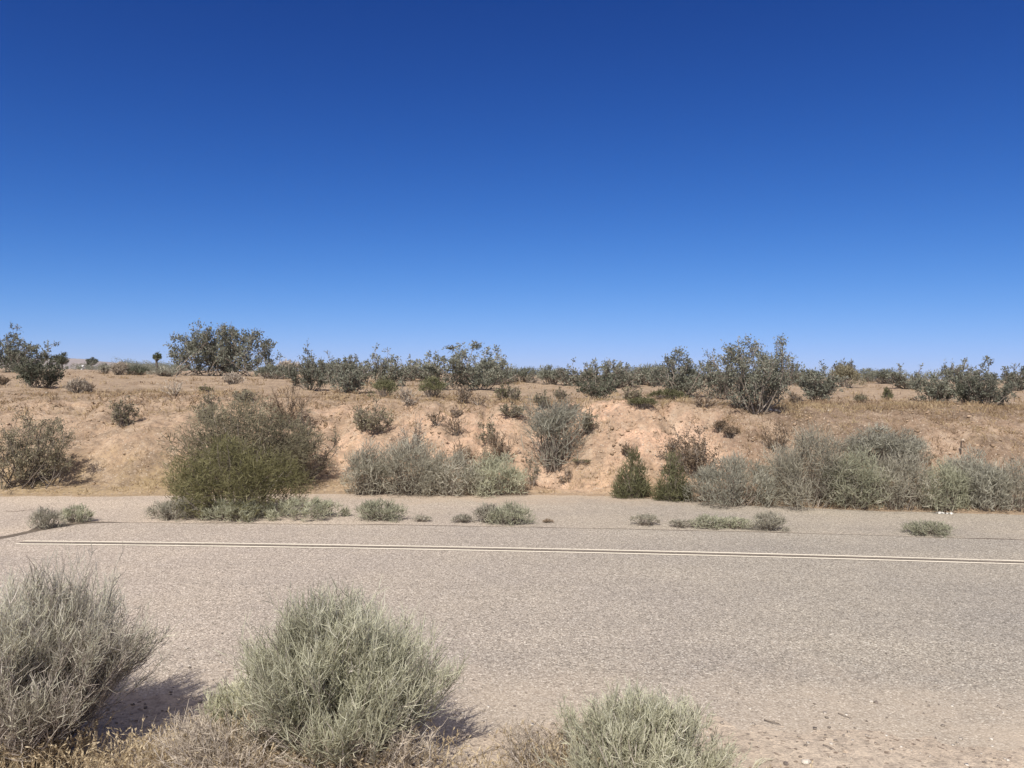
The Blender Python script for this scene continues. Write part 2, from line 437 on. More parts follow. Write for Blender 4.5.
def plant(kind, x0, x1, yt, yb, pal, name, cat, label, group, parts=True, wood='wood', d_off=0.0, **kw):
    rng = np.random.default_rng(int(sum(ord(c_) * (i_ + 7) for i_, c_ in enumerate(label))) + int(kw.pop('seed', 0)))
    p = hit((x0 + x1) / 2, yb)
    dist = float(np.dot(p - CAM, fw))
    px = dist / F
    w, h = (x1 - x0) * px, (yb - yt) * px
    fn = {'C': creosote, 'D': dome, 'T': twiggy, 'B': broom}[kind]
    S, L = fn(rng, w, h, px, **kw)
    # the pixel box shows the near side of a rounded shrub: its root is a little farther back
    if kind == 'D':
        p = p + np.array([0, w * .14, 0])
        p[2] = float(ground_z(p[0], p[1]))
    # measured size: scale the grown plant to the width and height seen in the photograph
    tl_, tt_ = (.5, .35) if kind == 'B' else ((.9, 1.2) if kind == 'C' else ((2.2, 1.6) if kind == 'D' else (.8, .5)))
    for it in range(3):
        V = np.concatenate(L.v + (S.v if kind in 'TB' else [])) + p - CAM
        dp = V @ fw
        u = W / 2 + F * (V @ RT) / dp; v_ = H / 2 - F * (V @ UP) / dp
        xa, xb = np.percentile(u, [tl_, 100 - tl_]); vt = np.percentile(v_, tt_)
        fx = np.clip((x1 - x0) / (xb - xa), .4, 2.5); fz = np.clip((yb - yt) / max(yb - vt, 1), .4, 2.5)
        sh = ((x0 + x1) - (xa + xb)) / 2 * px
        for mb_ in (S, L):
            for v in mb_.v:
                v[:, 0] = v[:, 0] * fx + (sh if it else 0); v[:, 1] *= np.clip(fx, .8, 1.15); v[:, 2] *= fz
    if parts:
        e = bpy.data.objects.new(name, None); e.empty_display_size = .2
        COL.objects.link(e); e.location = p
        if S.n: link('branches', S.mesh('branches'), M[wood], e)
        if L.n: link('foliage' if kind != 'T' else 'twigs', L.mesh('foliage'), M[pal], e)
    else:
        mb = MB()
        if S.n: mb.add(np.concatenate(S.v), np.concatenate(S.q), np.concatenate(S.r))
        nq = sum(len(q) for q in mb.q)
        if L.n: mb.add(np.concatenate(L.v), np.concatenate(L.q), np.concatenate(L.r))
        me = mb.mesh(name)
        e = link(name, me, M[wood], None, p)
        me.materials.append(M[pal])
        mi = np.ones(len(me.polygons), np.int32); mi[:nq] = 0
        me.polygons.foreach_set('material_index', mi)
    assert 4 <= len(label.split()) <= 16, label
    tag(e, label, cat, group)
    return e

GP = 'creosote bushes on the plateau'
GG = 'grey shrubs along the foot of the bank'
GT = 'tufts along the pavement edge'
GB = 'small plants on the bank and its rim'
GF = 'brush on the near roadside'
GH = 'low bushes along the skyline'
CB = dict(name='creosote_bush', cat='bush')
SB = dict(name='scrub_bush', cat='bush')
GS = dict(name='grey_shrub', cat='shrub')
DS = dict(name='dry_shrub', cat='shrub')
TU = dict(name='sage_tuft', cat='tuft')
SM = dict(name='small_bush', cat='bush')

# ---- skyline and plateau
P_ = [
 ('C', -14, 50, 334, 373, 'creosote', CB, 'tall feathery creosote cut by the left frame edge, sprigs standing above the skyline', GP, 1, dict(cover=3.3)),
 ('C', 17, 62, 352, 388, 'dark', CB, 'dense dark green bush in front of the tall creosote at the left frame edge', GP, 1, dict(cover=4.1)),
 ('D', -6, 10, 376, 386, 'brown', SM, 'small dark brown bush touching the left frame edge, below the tall creosote', GB, 0, {}),
 ('D', 66, 90, 379, 393, 'dry', DS, 'tan grey domed shrub on the plateau right of the dense dark green bush', GB, 0, {}),
 ('D', 80, 94, 383, 392, 'brown', SM, 'low dark brown bush leaning on the right side of the tan grey domed shrub', GB, 0, {}),
 ('D', 98, 112, 363, 374, 'pale', SB, 'pale skyline bush just right of the small dark far-off tree', GH, 0, {}),
 ('D', 111, 128, 362, 375, 'dry', SB, 'pinkish grey dry skyline bush between the far-off tree and the Joshua tree', GH, 0, {}),
 ('D', 124, 150, 366, 375, 'dark', SB, 'low dark skyline bush left of the Joshua tree', GH, 0, {}),
 ('D', 150, 178, 367, 377, 'pale', SB, 'low grey skyline bush at the foot of the Joshua tree', GH, 0, {}),
 ('C', 172, 272, 328, 376, 'creosote', CB, 'broad tall creosote with many separate sprigs on the skyline, right of the Joshua tree', GP, 1, dict(cover=4.2, basew=.8, nst=34, tall=.6)),
 ('T', 160, 186, 380, 396, 'dry', DS, 'thin grey twiggy shrub on bare sand below the Joshua tree', GB, 0, {}),
 ('C', 199, 213, 384, 393, 'olive', SM, 'tiny olive bush on bare sand below the broad tall creosote', GB, 0, {}),
 ('D', 223, 243, 373, 385, 'dry', DS, 'straw grey dome shrub under the right half of the broad tall creosote', GB, 0, {}),
 ('C', 233, 255, 390, 402, 'olivegrey', SM, 'small olive bush just above the top of the big roadside bush pair', GB, 0, {}),
 ('D', 276, 302, 361, 379, 'dry', SB, 'pinkish dry bush at the left end of the long skyline thicket', GH, 0, {}),
 ('C', 286, 331, 352, 391, 'creosote', CB, 'creosote with one upright sprig at the left end of the long skyline thicket', GP, 1, dict(cover=3.6)),
 ('C', 330, 374, 357, 384, 'creosote', CB, 'hazy creosote standing behind the vase shaped bush of the skyline thicket', GP, 1, dict(cover=3.5)),
 ('C', 364, 414, 353, 386, 'creosote', CB, 'creosote with open sprigs at the right end of the long skyline thicket', GP, 1, dict(cover=2.9)),
 ('C', 326, 368, 365, 393, 'creosote', CB, 'low vase shaped creosote in front of the skyline thicket, left of a round green bush', GP, 1, dict(cover=3.5)),
 ('D', 372, 397, 379, 398, 'green', SM, 'round bright green bush on the rim below the right end of the skyline thicket', GB, 0, {}),
 ('D', 405, 432, 367, 379, 'creosote', SB, 'low far skyline bush in the gap left of the wide central creosote', GH, 0, {}),
 ('D', 420, 444, 377, 398, 'green', SM, 'upright dark green bush on the rim in front of the wide central creosote', GB, 0, {}),
 ('C', 422, 506, 345, 390, 'creosote', CB, 'wide creosote with knobbly sprigs in the centre of the skyline', GP, 1, dict(cover=3.3)),
 ('D', 486, 512, 368, 384, 'creosote', SB, 'low far bush behind the right flank of the wide central creosote', GH, 0, {}),
 ('T', 398, 424, 387, 407, 'dry', DS, 'pale grey twiggy shrub between the two round green rim bushes', GB, 0, {}),
 ('C', 456, 472, 386, 404, 'brown', SM, 'brownish upright small bush below the wide central creosote', GB, 0, {}),
 ('T', 468, 488, 393, 405, 'brown', DS, 'sprawling reddish dry shrub beside the brownish bush under the wide central creosote', GB, 0, {}),
 ('C', 495, 512, 382, 401, 'green', SM, 'fresh green sprawling bush on the rim right of the wide central creosote', GB, 0, {}),
 ('C', 509, 521, 385, 402, 'olivegrey', SM, 'thin olive bush touching the right side of the fresh green sprawling bush', GB, 0, {}),
 ('C', 534, 551, 391, 410, 'olivegrey', SM, 'upright olive bush alone on the rim, up and left of the funnel shaped dry bush', GB, 0, {}),
 ('C', 553, 567, 387, 401, 'olivegrey', SM, 'small olive bush directly above the top of the funnel shaped dry bush', GB, 0, {}),
 ('D', 500, 545, 368, 383, 'creosote', SB, 'long low skyline bush between the wide central creosote and a notch of sky', GH, 0, {}),
 ('D', 538, 564, 366, 385, 'creosote', SB, 'rounded skyline bush right of the notch of sky near the centre', GH, 0, {}),
 ('C', 556, 594, 364, 386, 'creosote', SB, 'skyline bush behind the left side of the forked dark bush', GH, 0, {}),
 ('C', 586, 632, 361, 388, 'creosote', SB, 'sprigged skyline bush behind the right side of the forked dark bush', GH, 0, {}),
 ('C', 578, 617, 372, 400, 'dark', CB, 'dark bush with pale forked stems in front of the central right skyline row', GP, 1, dict(cover=3.8)),
 ('C', 622, 642, 386, 401, 'olivegrey', SM, 'small olive bush on sand between the forked dark bush and the rounded tall creosote', GB, 0, {}),
 ('D', 629, 656, 397, 414, 'green', SM, 'flat topped green bush on the rim above the bare orange cut', GB, 0, dict(shape='round')),
 ('D', 616, 662, 368, 385, 'creosote', SB, 'low far skyline bush left of the rounded tall creosote', GH, 0, {}),
 ('C', 652, 714, 352, 398, 'creosote', CB, 'rounded tall creosote left of the tallest open creosote on the right', GP, 1, dict(cover=3.6, tall=.74)),
 ('D', 650, 684, 389, 400, 'green', SM, 'low green growth at the foot of the rounded tall creosote', GB, 0, {}),
 ('C', 700, 738, 360, 400, 'creosote', CB, 'smaller creosote filling the gap between the two tallest right-hand creosotes', GP, 1, {}),
 ('C', 712, 793, 341, 411, 'creosote', CB, 'tallest creosote with bare forked trunks and airy top on the right skyline', GP, 1, dict(cover=2.6, nst=20, tall=.74)),
 ('T', 692, 726, 391, 408, 'brown', DS, 'low red-brown dead shrub at the left foot of the tallest airy creosote', GB, 0, {}),
 ('D', 775, 804, 371, 385, 'olivegrey', SB, 'brownish low bush behind the right side of the tallest airy creosote', GH, 0, {}),
 ('C', 800, 842, 368, 402, 'creosote', CB, 'dark leaning creosote on the plateau right of the tallest airy creosote', GP, 1, dict(cover=3.9)),
 ('D', 800, 824, 371, 384, 'dark', SB, 'skyline bush peeping over the top of the dark leaning creosote', GH, 0, {}),
 ('D', 830, 862, 366, 388, 'olivegrey', SB, 'brown grey skyline bush right behind the dark leaning creosote', GH, 0, {}),
 ('C', 834, 858, 361, 380, 'creosote', SB, 'sprigged skyline bush above the brown grey one behind the dark leaning creosote', GH, 0, {}),
 ('D', 856, 886, 369, 382, 'creosote', SB, 'small skyline bush between the brown grey one and the bare sand gap on the right', GH, 0, {}),
 ('C', 788, 802, 392, 404, 'brown', SM, 'tiny brown bush on sand between the tallest airy creosote and the dark leaning one', GB, 0, {}),
 ('D', 854, 867, 394, 403, 'olivegrey', SM, 'tiny dark olive cushion bush on the bare sand gap on the right', GB, 0, {}),
 ('D', 882, 893, 388, 402, 'green', SM, 'small upright green bush on bare sand left of the long right-hand thicket', GB, 0, {}),
 ('C', 888, 928, 366, 389, 'creosote', CB, 'leftmost pale creosote of the long right-hand thicket', GP, 1, {}),
 ('C', 912, 964, 369, 402, 'creosote', CB, 'dull low creosote in the middle of the long right-hand thicket', GP, 1, dict(cover=3.9)),
 ('C', 938, 980, 361, 386, 'creosote', CB, 'creosote with two raised sprigs behind the middle of the long right-hand thicket', GP, 1, {}),
 ('D', 957, 977, 380, 405, 'dark', SM, 'dark green rounded bush in front of the long right-hand thicket', GB, 0, {}),
 ('C', 962, 1016, 361, 406, 'creosote', CB, 'tall sprigged creosote near the right end of the long right-hand thicket', GP, 1, dict(cover=3.5)),
 ('C', 1002, 1034, 366, 391, 'creosote', CB, 'creosote cut by the right frame edge behind the long right-hand thicket', GP, 1, {}),
 ('C', 390, 432, 360, 381, 'creosote', SB, 'skyline bush in the gap between the long thicket and the wide central creosote', GH, 0, {}),
 ('D', 256, 290, 365, 379, 'creosote', SB, 'low skyline bush between the broad tall creosote and the long skyline thicket', GH, 0, {}),
 ('C', 604, 650, 365, 387, 'creosote', SB, 'skyline bush just right of the forked dark bush', GH, 0, {}),
 ('D', 638, 670, 365, 386, 'creosote', SB, 'skyline bush touching the left side of the rounded tall creosote', GH, 0, {}),
 ('C', 764, 808, 363, 386, 'creosote', SB, 'skyline bush behind the right flank of the tallest airy creosote', GH, 0, {}),
 ('D', 872, 900, 369, 384, 'creosote', SB, 'low skyline bush joining the left end of the long right-hand thicket', GH, 0, {}),
 ('C', 306, 350, 358, 382, 'creosote', CB, 'creosote filling the middle of the long skyline thicket', GP, 1, {}),
 ('C', 470, 508, 360, 385, 'creosote', SB, 'skyline bush filling in the right flank of the wide central creosote', GH, 0, {}),
# ---- face of the bank
 ('C', 110, 139, 397, 426, 'olivegrey', CB, 'olive creosote alone on the upper left slope above the roadside', GB, 1, dict(cover=1.8)),
 ('C', -14, 72, 418, 484, 'olivegrey', CB, 'large open olive creosote low on the bank at the left frame edge', GP, 1, dict(cover=2.3, leafpx=1.7, basew=.45, nst=24, tall=.65)),
 ('D', 182, 310, 405, 492, 'olivegrey', CB, 'big grey olive bush rising behind the bright olive one at the roadside', GP, 1, dict(cover=2.8, slen=.07, spread=.75, lobes=56, upb=.25, low=.2, rough=.5)),
 ('D', 174, 298, 444, 521, 'olive', CB, 'big rounded bright olive bush at the roadside, front one of the pair', GP, 1, dict(cover=3.0, slen=.075, spread=.75, low=.3, lobes=52, upb=.25, rough=.45)),
 ('C', 192, 220, 394, 424, 'olivegrey', SM, 'small sprig bush poking over the upper left shoulder of the big grey olive bush', GB, 0, dict(cover=2.0)),
 ('T', 262, 314, 386, 428, 'brown', DS, 'greyish brown dry shrub on the slope above the big grey olive bush', GB, 1, dict(cover=1.4)),
 ('C', 258, 338, 416, 480, 'olivegrey', CB, 'sparse sprawling bush with bare twigs on the right side of the big grey olive bush', GB, 1, dict(cover=.9, leafpx=1.6)),
 ('C', 354, 392, 403, 435, 'olivegrey', CB, 'olive creosote on the upper slope right of the big roadside bush pair', GB, 1, dict(cover=1.9)),
 ('T', 394, 426, 426, 452, 'dry', DS, 'grey twiggy shrub poking above the left long grey shrub row', GB, 0, {}),
 ('T', 426, 447, 411, 428, 'brown', DS, 'dark brown dead shrub on the upper slope below the pale twiggy rim shrub', GB, 0, {}),
 ('T', 443, 468, 415, 438, 'brown', DS, 'fan shaped brown dead shrub on mid slope, right of the dark brown dead one', GB, 0, {}),
 ('T', 413, 425, 412, 442, 'dry', DS, 'single leaning dead stem with thin twigs on the slope above the grey shrub row', GB, 0, dict(n1=5)),
 ('C', 478, 496, 416, 446, 'olivegrey', SM, 'thin upright bush with stacked leafy tiers on mid slope at the centre', GB, 0, dict(nst=6, cover=1.5)),
 ('T', 488, 518, 430, 462, 'brown', DS, 'brown dead bush between the tiered thin bush and the funnel shaped dry bush', GB, 0, dict(cover=1.5)),
 ('T', 442, 500, 440, 474, 'brown', DS, 'curling brown dead brush right behind the long grey shrub row', GB, 1, dict(cover=1.6)),
 ('C', 499, 525, 403, 418, 'olivegrey', SM, 'low brown olive bush on the slope top left of the funnel shaped dry bush', GB, 0, {}),
 ('C', 450, 463, 406, 418, 'brown', SM, 'tiny reddish bush on the slope top above the fan shaped dead shrub', GB, 0, {}),
 ('D', 527, 584, 402, 476, 'pale', GS, 'tall funnel shaped grey dry bush growing out of the middle of the bank', GG, 1, dict(shape='vase', cover=2.1, low=.2, slen=.2)),
 ('C', 558, 580, 396, 420, 'olivegrey', SM, 'olive sprigs standing on the top of the funnel shaped dry bush', GB, 0, dict(cover=1.2)),
 ('C', 581, 598, 410, 434, 'olivegrey', SM, 'small dark olive bush at the upper right side of the funnel shaped dry bush', GB, 0, {}),
 ('C', 523, 541, 458, 486, 'olivegrey', SM, 'thin yellowish bush low on the bank, left of the funnel shaped dry bush foot', GB, 0, dict(cover=.9, nst=7)),
 ('C', 558, 572, 466, 484, 'brown', SM, 'tiny brown bush below the narrow foot of the funnel shaped dry bush', GB, 0, dict(cover=.9, nst=6)),
 ('D', 571, 592, 459, 468, 'green', SM, 'flat low green plant on the orange cut right of the funnel shaped dry bush', GB, 0, dict(shape='round', cover=1.2)),
 ('D', 346, 390, 446, 498, 'sage', GS, 'leftmost grey green shrub of the left long grey shrub row', GG, 1, dict(low=.3)),
 ('D', 374, 444, 441, 498, 'sage', GS, 'tallest broad grey shrub of the left long grey shrub row', GG, 1, dict(low=.3)),
 ('D', 424, 482, 454, 498, 'sage', GS, 'grey shrub right of the tallest one in the left long grey shrub row', GG, 1, dict(low=.3)),
 ('D', 462, 523, 456, 497, 'sagegreen', GS, 'rounded grey green shrub at the right end of the left long grey shrub row', GG, 1, dict(low=.3)),
 ('D', 615, 649, 453, 499, 'green', CB, 'left one of two upright green conical bushes under the orange cut', GP, 1, dict(shape='cone', spread=.6, slen=.10, low=.2, cover=3.4, lobes=44)),
 ('D', 656, 690, 456, 502, 'green', CB, 'right one of two upright green conical bushes under the orange cut', GP, 1, dict(shape='cone', spread=.6, slen=.10, low=.2, cover=3.4, lobes=44)),
 ('C', 660, 718, 428, 476, 'brown', SB, 'brown half bare bush behind the right green conical bush', GB, 1, dict(cover=1.6)),
 ('T', 620, 638, 441, 458, 'brown', DS, 'small brown dead tuft above the left green conical bush', GB, 0, {}),
 ('D', 713, 728, 420, 434, 'brown', DS, 'upper one of two small brown tufts over the bare orange hollow', GB, 0, {}),
 ('D', 723, 739, 426, 440, 'brown', DS, 'lower right one of two small brown tufts over the bare orange hollow', GB, 0, {}),
 ('T', 760, 794, 422, 452, 'brown', DS, 'dark twiggy dead shrub on the slope above the tall end of the right grey thicket', GB, 0, dict(cover=1.4)),
 ('D', 692, 774, 458, 509, 'pale', GS, 'leftmost low grey brown shrub of the right grey thicket', GG, 1, dict(low=.3, upb=.7)),
 ('D', 762, 856, 433, 509, 'sage', GS, 'tallest grey green shrub of the right grey thicket', GG, 1, dict(low=.3, lobes=26)),
 ('D', 824, 884, 452, 510, 'sagegreen', GS, 'pale green shrub right of the tallest one in the right grey thicket', GG, 1, dict(low=.3)),
 ('D', 846, 906, 428, 474, 'pale', GS, 'grey brown shrub higher up behind the right grey thicket', GG, 1, {}),
 ('D', 882, 928, 432, 474, 'pale', GS, 'dull grey shrub behind the right grey thicket, left of the dark stake', GG, 1, {}),
 ('D', 866, 932, 456, 511, 'sage', GS, 'rounded grey green shrub in the middle of the right grey thicket', GG, 1, dict(low=.3)),
 ('D', 922, 968, 464, 513, 'sagegreen', GS, 'light grey green shrub of the right grey thicket, just behind the white litter', GG, 1, dict(low=.3)),
 ('D', 942, 1000, 453, 504, 'pale', GS, 'dark grey twiggy shrub under the dark stake', GG, 1, dict(low=.3)),
 ('D', 960, 1012, 466, 512, 'pale', GS, 'low grey brown shrub in front of the right grey thicket near its right end', GG, 1, dict(low=.3)),
 ('D', 988, 1046, 462, 513, 'sage', GS, 'grey shrub of the right grey thicket cut by the right frame edge', GG, 1, dict(low=.3)),
# ---- tufts along the pavement edge
 ('D', 30, 63, 508, 533, 'sage', TU, 'left half of the tuft pair at the curved pavement corner', GT, 0, dict(upb=.65, slen=.2, low=.3)),
 ('D', 61, 92, 505, 526, 'sagegreen', TU, 'right half of the tuft pair at the curved pavement corner', GT, 0, dict(upb=.65, slen=.2, low=.3)),
 ('D', 149, 202, 499, 523, 'sage', TU, 'grey green tuft at the left foot of the bright olive bush', GT, 0, dict(upb=.65, slen=.2, low=.3)),
 ('D', 205, 264, 500, 524, 'sagegreen', TU, 'grey green tuft directly in front of the bright olive bush', GT, 0, dict(upb=.65, slen=.2, low=.3)),
 ('D', 268, 346, 498, 523, 'sagegreen', TU, 'widest tuft of the pavement edge, right of the bright olive bush', GT, 0, dict(upb=.65, slen=.2, low=.3, lobes=20)),
 ('D', 359, 403, 500, 524, 'sagegreen', TU, 'round tuft alone on the pavement edge in front of the left long grey shrub row', GT, 0, dict(upb=.65, slen=.2, low=.3)),
 ('D', 413, 431, 515, 525, 'sage', TU, 'very small faint tuft right of the round lone tuft', GT, 0, dict(upb=.65, slen=.2, cover=1.4)),
 ('D', 452, 473, 514, 526, 'sage', TU, 'small low tuft just left of the central double tuft', GT, 0, dict(upb=.65, slen=.2, cover=1.8)),
 ('D', 475, 504, 504, 526, 'sage', TU, 'greyer left half of the central double tuft', GT, 0, dict(upb=.65, slen=.2, low=.3)),
 ('D', 490, 531, 503, 528, 'sagegreen', TU, 'greener right half of the central double tuft', GT, 0, dict(upb=.65, slen=.2, low=.3)),
 ('D', 543, 553, 519, 526, 'brown', TU, 'tiny dark weed right of the central double tuft', GT, 0, dict(upb=.65, slen=.2, cover=1.4)),
 ('D', 631, 659, 514, 529, 'sage', TU, 'small tuft on the pavement edge below the green conical bushes', GT, 0, dict(upb=.65, slen=.2, cover=2)),
 ('D', 670, 694, 519, 531, 'sage', TU, 'faint low tuft left of the flat long tuft', GT, 0, dict(upb=.65, slen=.2, cover=1.8)),
 ('D', 692, 724, 515, 532, 'sagegreen', TU, 'left half of the flat long tuft in front of the right grey thicket', GT, 0, dict(upb=.65, slen=.2, low=.3)),
 ('D', 716, 750, 517, 532, 'sagegreen', TU, 'right half of the flat long tuft in front of the right grey thicket', GT, 0, dict(upb=.65, slen=.2, low=.3)),
 ('D', 751, 786, 512, 534, 'sage', TU, 'peaked tuft right of the flat long tuft', GT, 0, dict(upb=.65, slen=.2, low=.3)),
 ('D', 905, 950, 521, 539, 'sagegreen', TU, 'lone dark rooted tuft at the right end of the pavement edge', GT, 0, dict(upb=.65, slen=.2, low=.3)),
]
for kind, x0, x1, yt, yb, pal, nm, label, grp, parts, kw in P_:
    plant(kind, x0, x1, yt, yb, pal, nm['name'], nm['cat'], label, grp, bool(parts), **kw)

# ---- brush at the camera's feet
FB = dict(name='roadside_brush', cat='brush')
plant('B', -96, 144, 574, 750, 'greybrush', **FB, label='large grey brush of upright broom twigs in the lower left corner, casting a shadow', group=GF, wood='woodpale', n1=520, m=16, green=.32, lean=.12, heads=13, base=.08)
plant('B', 250, 440, 598, 766, 'greenbrush', **FB, label='round grey green brush in the middle of the near roadside', group=GF, wood='woodpale', n1=520, m=16, green=.68, heads=15, base=.12)
plant('B', 568, 730, 692, 806, 'greenbrush', **FB, label='green brush cut by the bottom frame edge, right of the middle one', group=GF, wood='woodpale', n1=400, m=16, green=.72, heads=11, base=.14)
plant('B', 204, 270, 678, 748, 'greenbrush', **FB, label='low side clump of grey green brush at the left edge of the middle brush', group=GF, wood='woodpale', n1=170, m=14, green=.6, heads=6, base=.2)
plant('T', 158, 285, 706, 790, 'dry', 'dead_brush', 'brush', 'flat tangle of grey dead twigs at the left foot of the middle brush', GF, True, wood='woodpale', n1=60, cover=.9)
plant('T', 500, 610, 716, 790, 'dry', 'dead_brush', 'brush', 'low dead twigs at the left foot of the brush cut by the bottom frame edge', GF, True, wood='woodpale', n1=34, cover=.7)
plant('T', 280, 436, 716, 792, 'dry', 'dead_brush', 'brush', 'bare pale dead branches under the front of the middle brush', GF, True, wood='woodpale', n1=46, cover=.7)

# ------------------------------------------------------------------ ground sheet
rows = np.concatenate([np.arange(-9, 2.6, .25), np.arange(2.6, 6.0, .022), np.arange(6.0, 10.8, .15), np.arange(10.8, 16.8, .03),
                       16.8 * 1.009 ** np.arange(0, 150), 16.8 * 1.009 ** 150 * 1.035 ** np.arange(0, 142)])
NC = 860
uu = np.linspace(-1.2, 1.2, NC)
GX = uu[None, :] * (rows[:, None] + 11.0); GY = np.repeat(rows[:, None], NC, 1)
GZ = terrain(GX, GY)
GZ = np.where(GY > 120, 1.66 + (GZ - 1.66) * np.exp(-(GY - 120) / 200), GZ)
V = np.stack([GX, GY, GZ], -1).reshape(-1, 3)
ix = np.arange(len(V)).reshape(len(rows), NC)
Q = np.stack([ix[:-1, :-1], ix[:-1, 1:], ix[1:, 1:], ix[1:, :-1]], -1).reshape(-1, 4)
g = MB(); g.add(V, Q, np.zeros(len(V)))
me = g.mesh('ground')
# the soil's own colours: pale tan sand, orange subsoil in the cut, red-brown litter on the right, straw at the toe
tb = bank_t(GX, GY)
col = np.ones(GX.shape + (3,)) * np.array([0.325, 0.24, 0.168])
n1_ = fbm(GX * .5, GY * .5, 71, 4); n2_ = fbm(GX * 1.7, GY * 1.7, 72, 4); n3_ = fbm(GX * 5, GY * 5, 73, 3)
def blend(col, c, m):
    m = np.clip(m, 0, 1)[..., None]
    return col * (1 - m) + np.array(c) * m
cut = sstep((tb + .02) / .12) * (1 - sstep((tb - .75 - .25 * n2_) / .3))
ox = np.interp(GX, [-9, -5, -2, 0, 1, 3.4, 4.6, 9], [.15, .3, .6, .7, 1, 1, .4, .2])
col = blend(col, [0.52, 0.342, 0.238], cut * ox * (.75 + n2_))
rx = sstep((GX - 2.2) / 2.5 + .5 * n1_)
col = blend(col, [0.15, 0.108, 0.078], rx * sstep((tb - .15) / .3) * (1 - sstep((tb - 1.7) / .6)) * (.75 + .9 * n2_))
lx = 1 - sstep((GX + 4.5) / 2.5)
col = blend(col, [0.31, 0.235, 0.125], np.exp(-((tb - .12) / .16) ** 2) * (.25 + .5 * lx) + .25 * sstep(n2_ * 2 - .3) * (tb > 0))
col = blend(col, [0.365, 0.275, 0.19], sstep((tb - 1.4) / .8) * (.5 + n1_) * .8)
n5_ = fbm(GX * 3.2, GY * .9, 76, 3); n6_ = fbm(GX * 1.1 + GY * .5, GY * 2.4, 77, 4)
col = blend(col, [0.55, 0.385, 0.275], cut * ox * rill_mask(GX, GY) * .75)
col = blend(col, [0.235, 0.165, 0.112], sstep((n5_ - .08) / .25) * cut * .4)
col = blend(col, [0.225, 0.168, 0.115], sstep((n6_ - .1) / .2) * sstep(tb / .1) * (1 - sstep((tb - 2) / 2)) * .5)
col = blend(col, [0.215, 0.16, 0.115], sstep((n3_ - .12) / .3) * sstep(tb / .1) * .55)
col = blend(col, [0.42, 0.33, 0.245], sstep((-n3_ - .2) / .3) * sstep(tb / .1) * .4)
col = blend(col, [0.50, 0.415, 0.325], (GY < 6) * (.93 + .3 * n2_))
ca = me.attributes.new('soil', 'FLOAT_COLOR', 'POINT')
ca.data.foreach_set('color', np.concatenate([col, np.ones(GX.shape + (1,))], -1).astype(np.float32).ravel())
me.shade_smooth()

m, nt, out = mat('desert_soil')
at = N(nt, 'ShaderNodeAttribute', attribute_name='soil')
geo = N(nt, 'ShaderNodeNewGeometry')
na = N(nt, 'ShaderNodeTexNoise', Scale=14.0, Detail=6.0, Roughness=0.65); nt.links.new(geo.outputs['Position'], na.inputs['Vector'])
nb = N(nt, 'ShaderNodeTexNoise', Scale=70.0, Detail=4.0, Roughness=0.7); nt.links.new(geo.outputs['Position'], nb.inputs['Vector'])
va = ramp(nt, na.outputs['Fac'], [(.3, (.62, .62, .63)), (.5, (1, 1, 1)), (.72, (1.22, 1.22, 1.2))])
vb = ramp(nt, nb.outputs['Fac'], [(.32, (.70, .70, .72)), (.5, (1, 1, 1)), (.7, (1.2, 1.2, 1.18))])
c = mixc(nt, 1.0, mixc(nt, 1.0, at.outputs['Color'], va, 'MULTIPLY'), vb, 'MULTIPLY')
vo = N(nt, 'ShaderNodeTexVoronoi', Scale=55.0); nt.links.new(geo.outputs['Position'], vo.inputs['Vector'])
sp = N(nt, 'ShaderNodeSeparateColor'); nt.links.new(vo.outputs['Color'], sp.inputs[0])
pk = ramp(nt, sp.outputs[0], [(.90, (0, 0, 0)), (.94, (1, 1, 1))])
c = mixc(nt, pk, c, mixc(nt, sp.outputs[1], (.18, .135, .10), (.46, .38, .30)))
b = N(nt, 'ShaderNodeBsdfPrincipled', Roughness=1.0); b.inputs['Specular IOR Level'].default_value = .1
nt.links.new(c, b.inputs['Base Color'])
bp = N(nt, 'ShaderNodeBump', Strength=.6, Distance=.03)
ad = N(nt, 'ShaderNodeMath', operation='ADD'); nt.links.new(na.outputs['Fac'], ad.inputs[0]); nt.links.new(nb.outputs['Fac'], ad.inputs[1])
nt.links.new(ad.outputs[0], bp.inputs['Height']); nt.links.new(bp.outputs[0], b.inputs['Normal'])
nt.links.new(b.outputs[0], out.inputs[0])
M['soil'] = m
tag(link('ground', me, m), kind='structure')

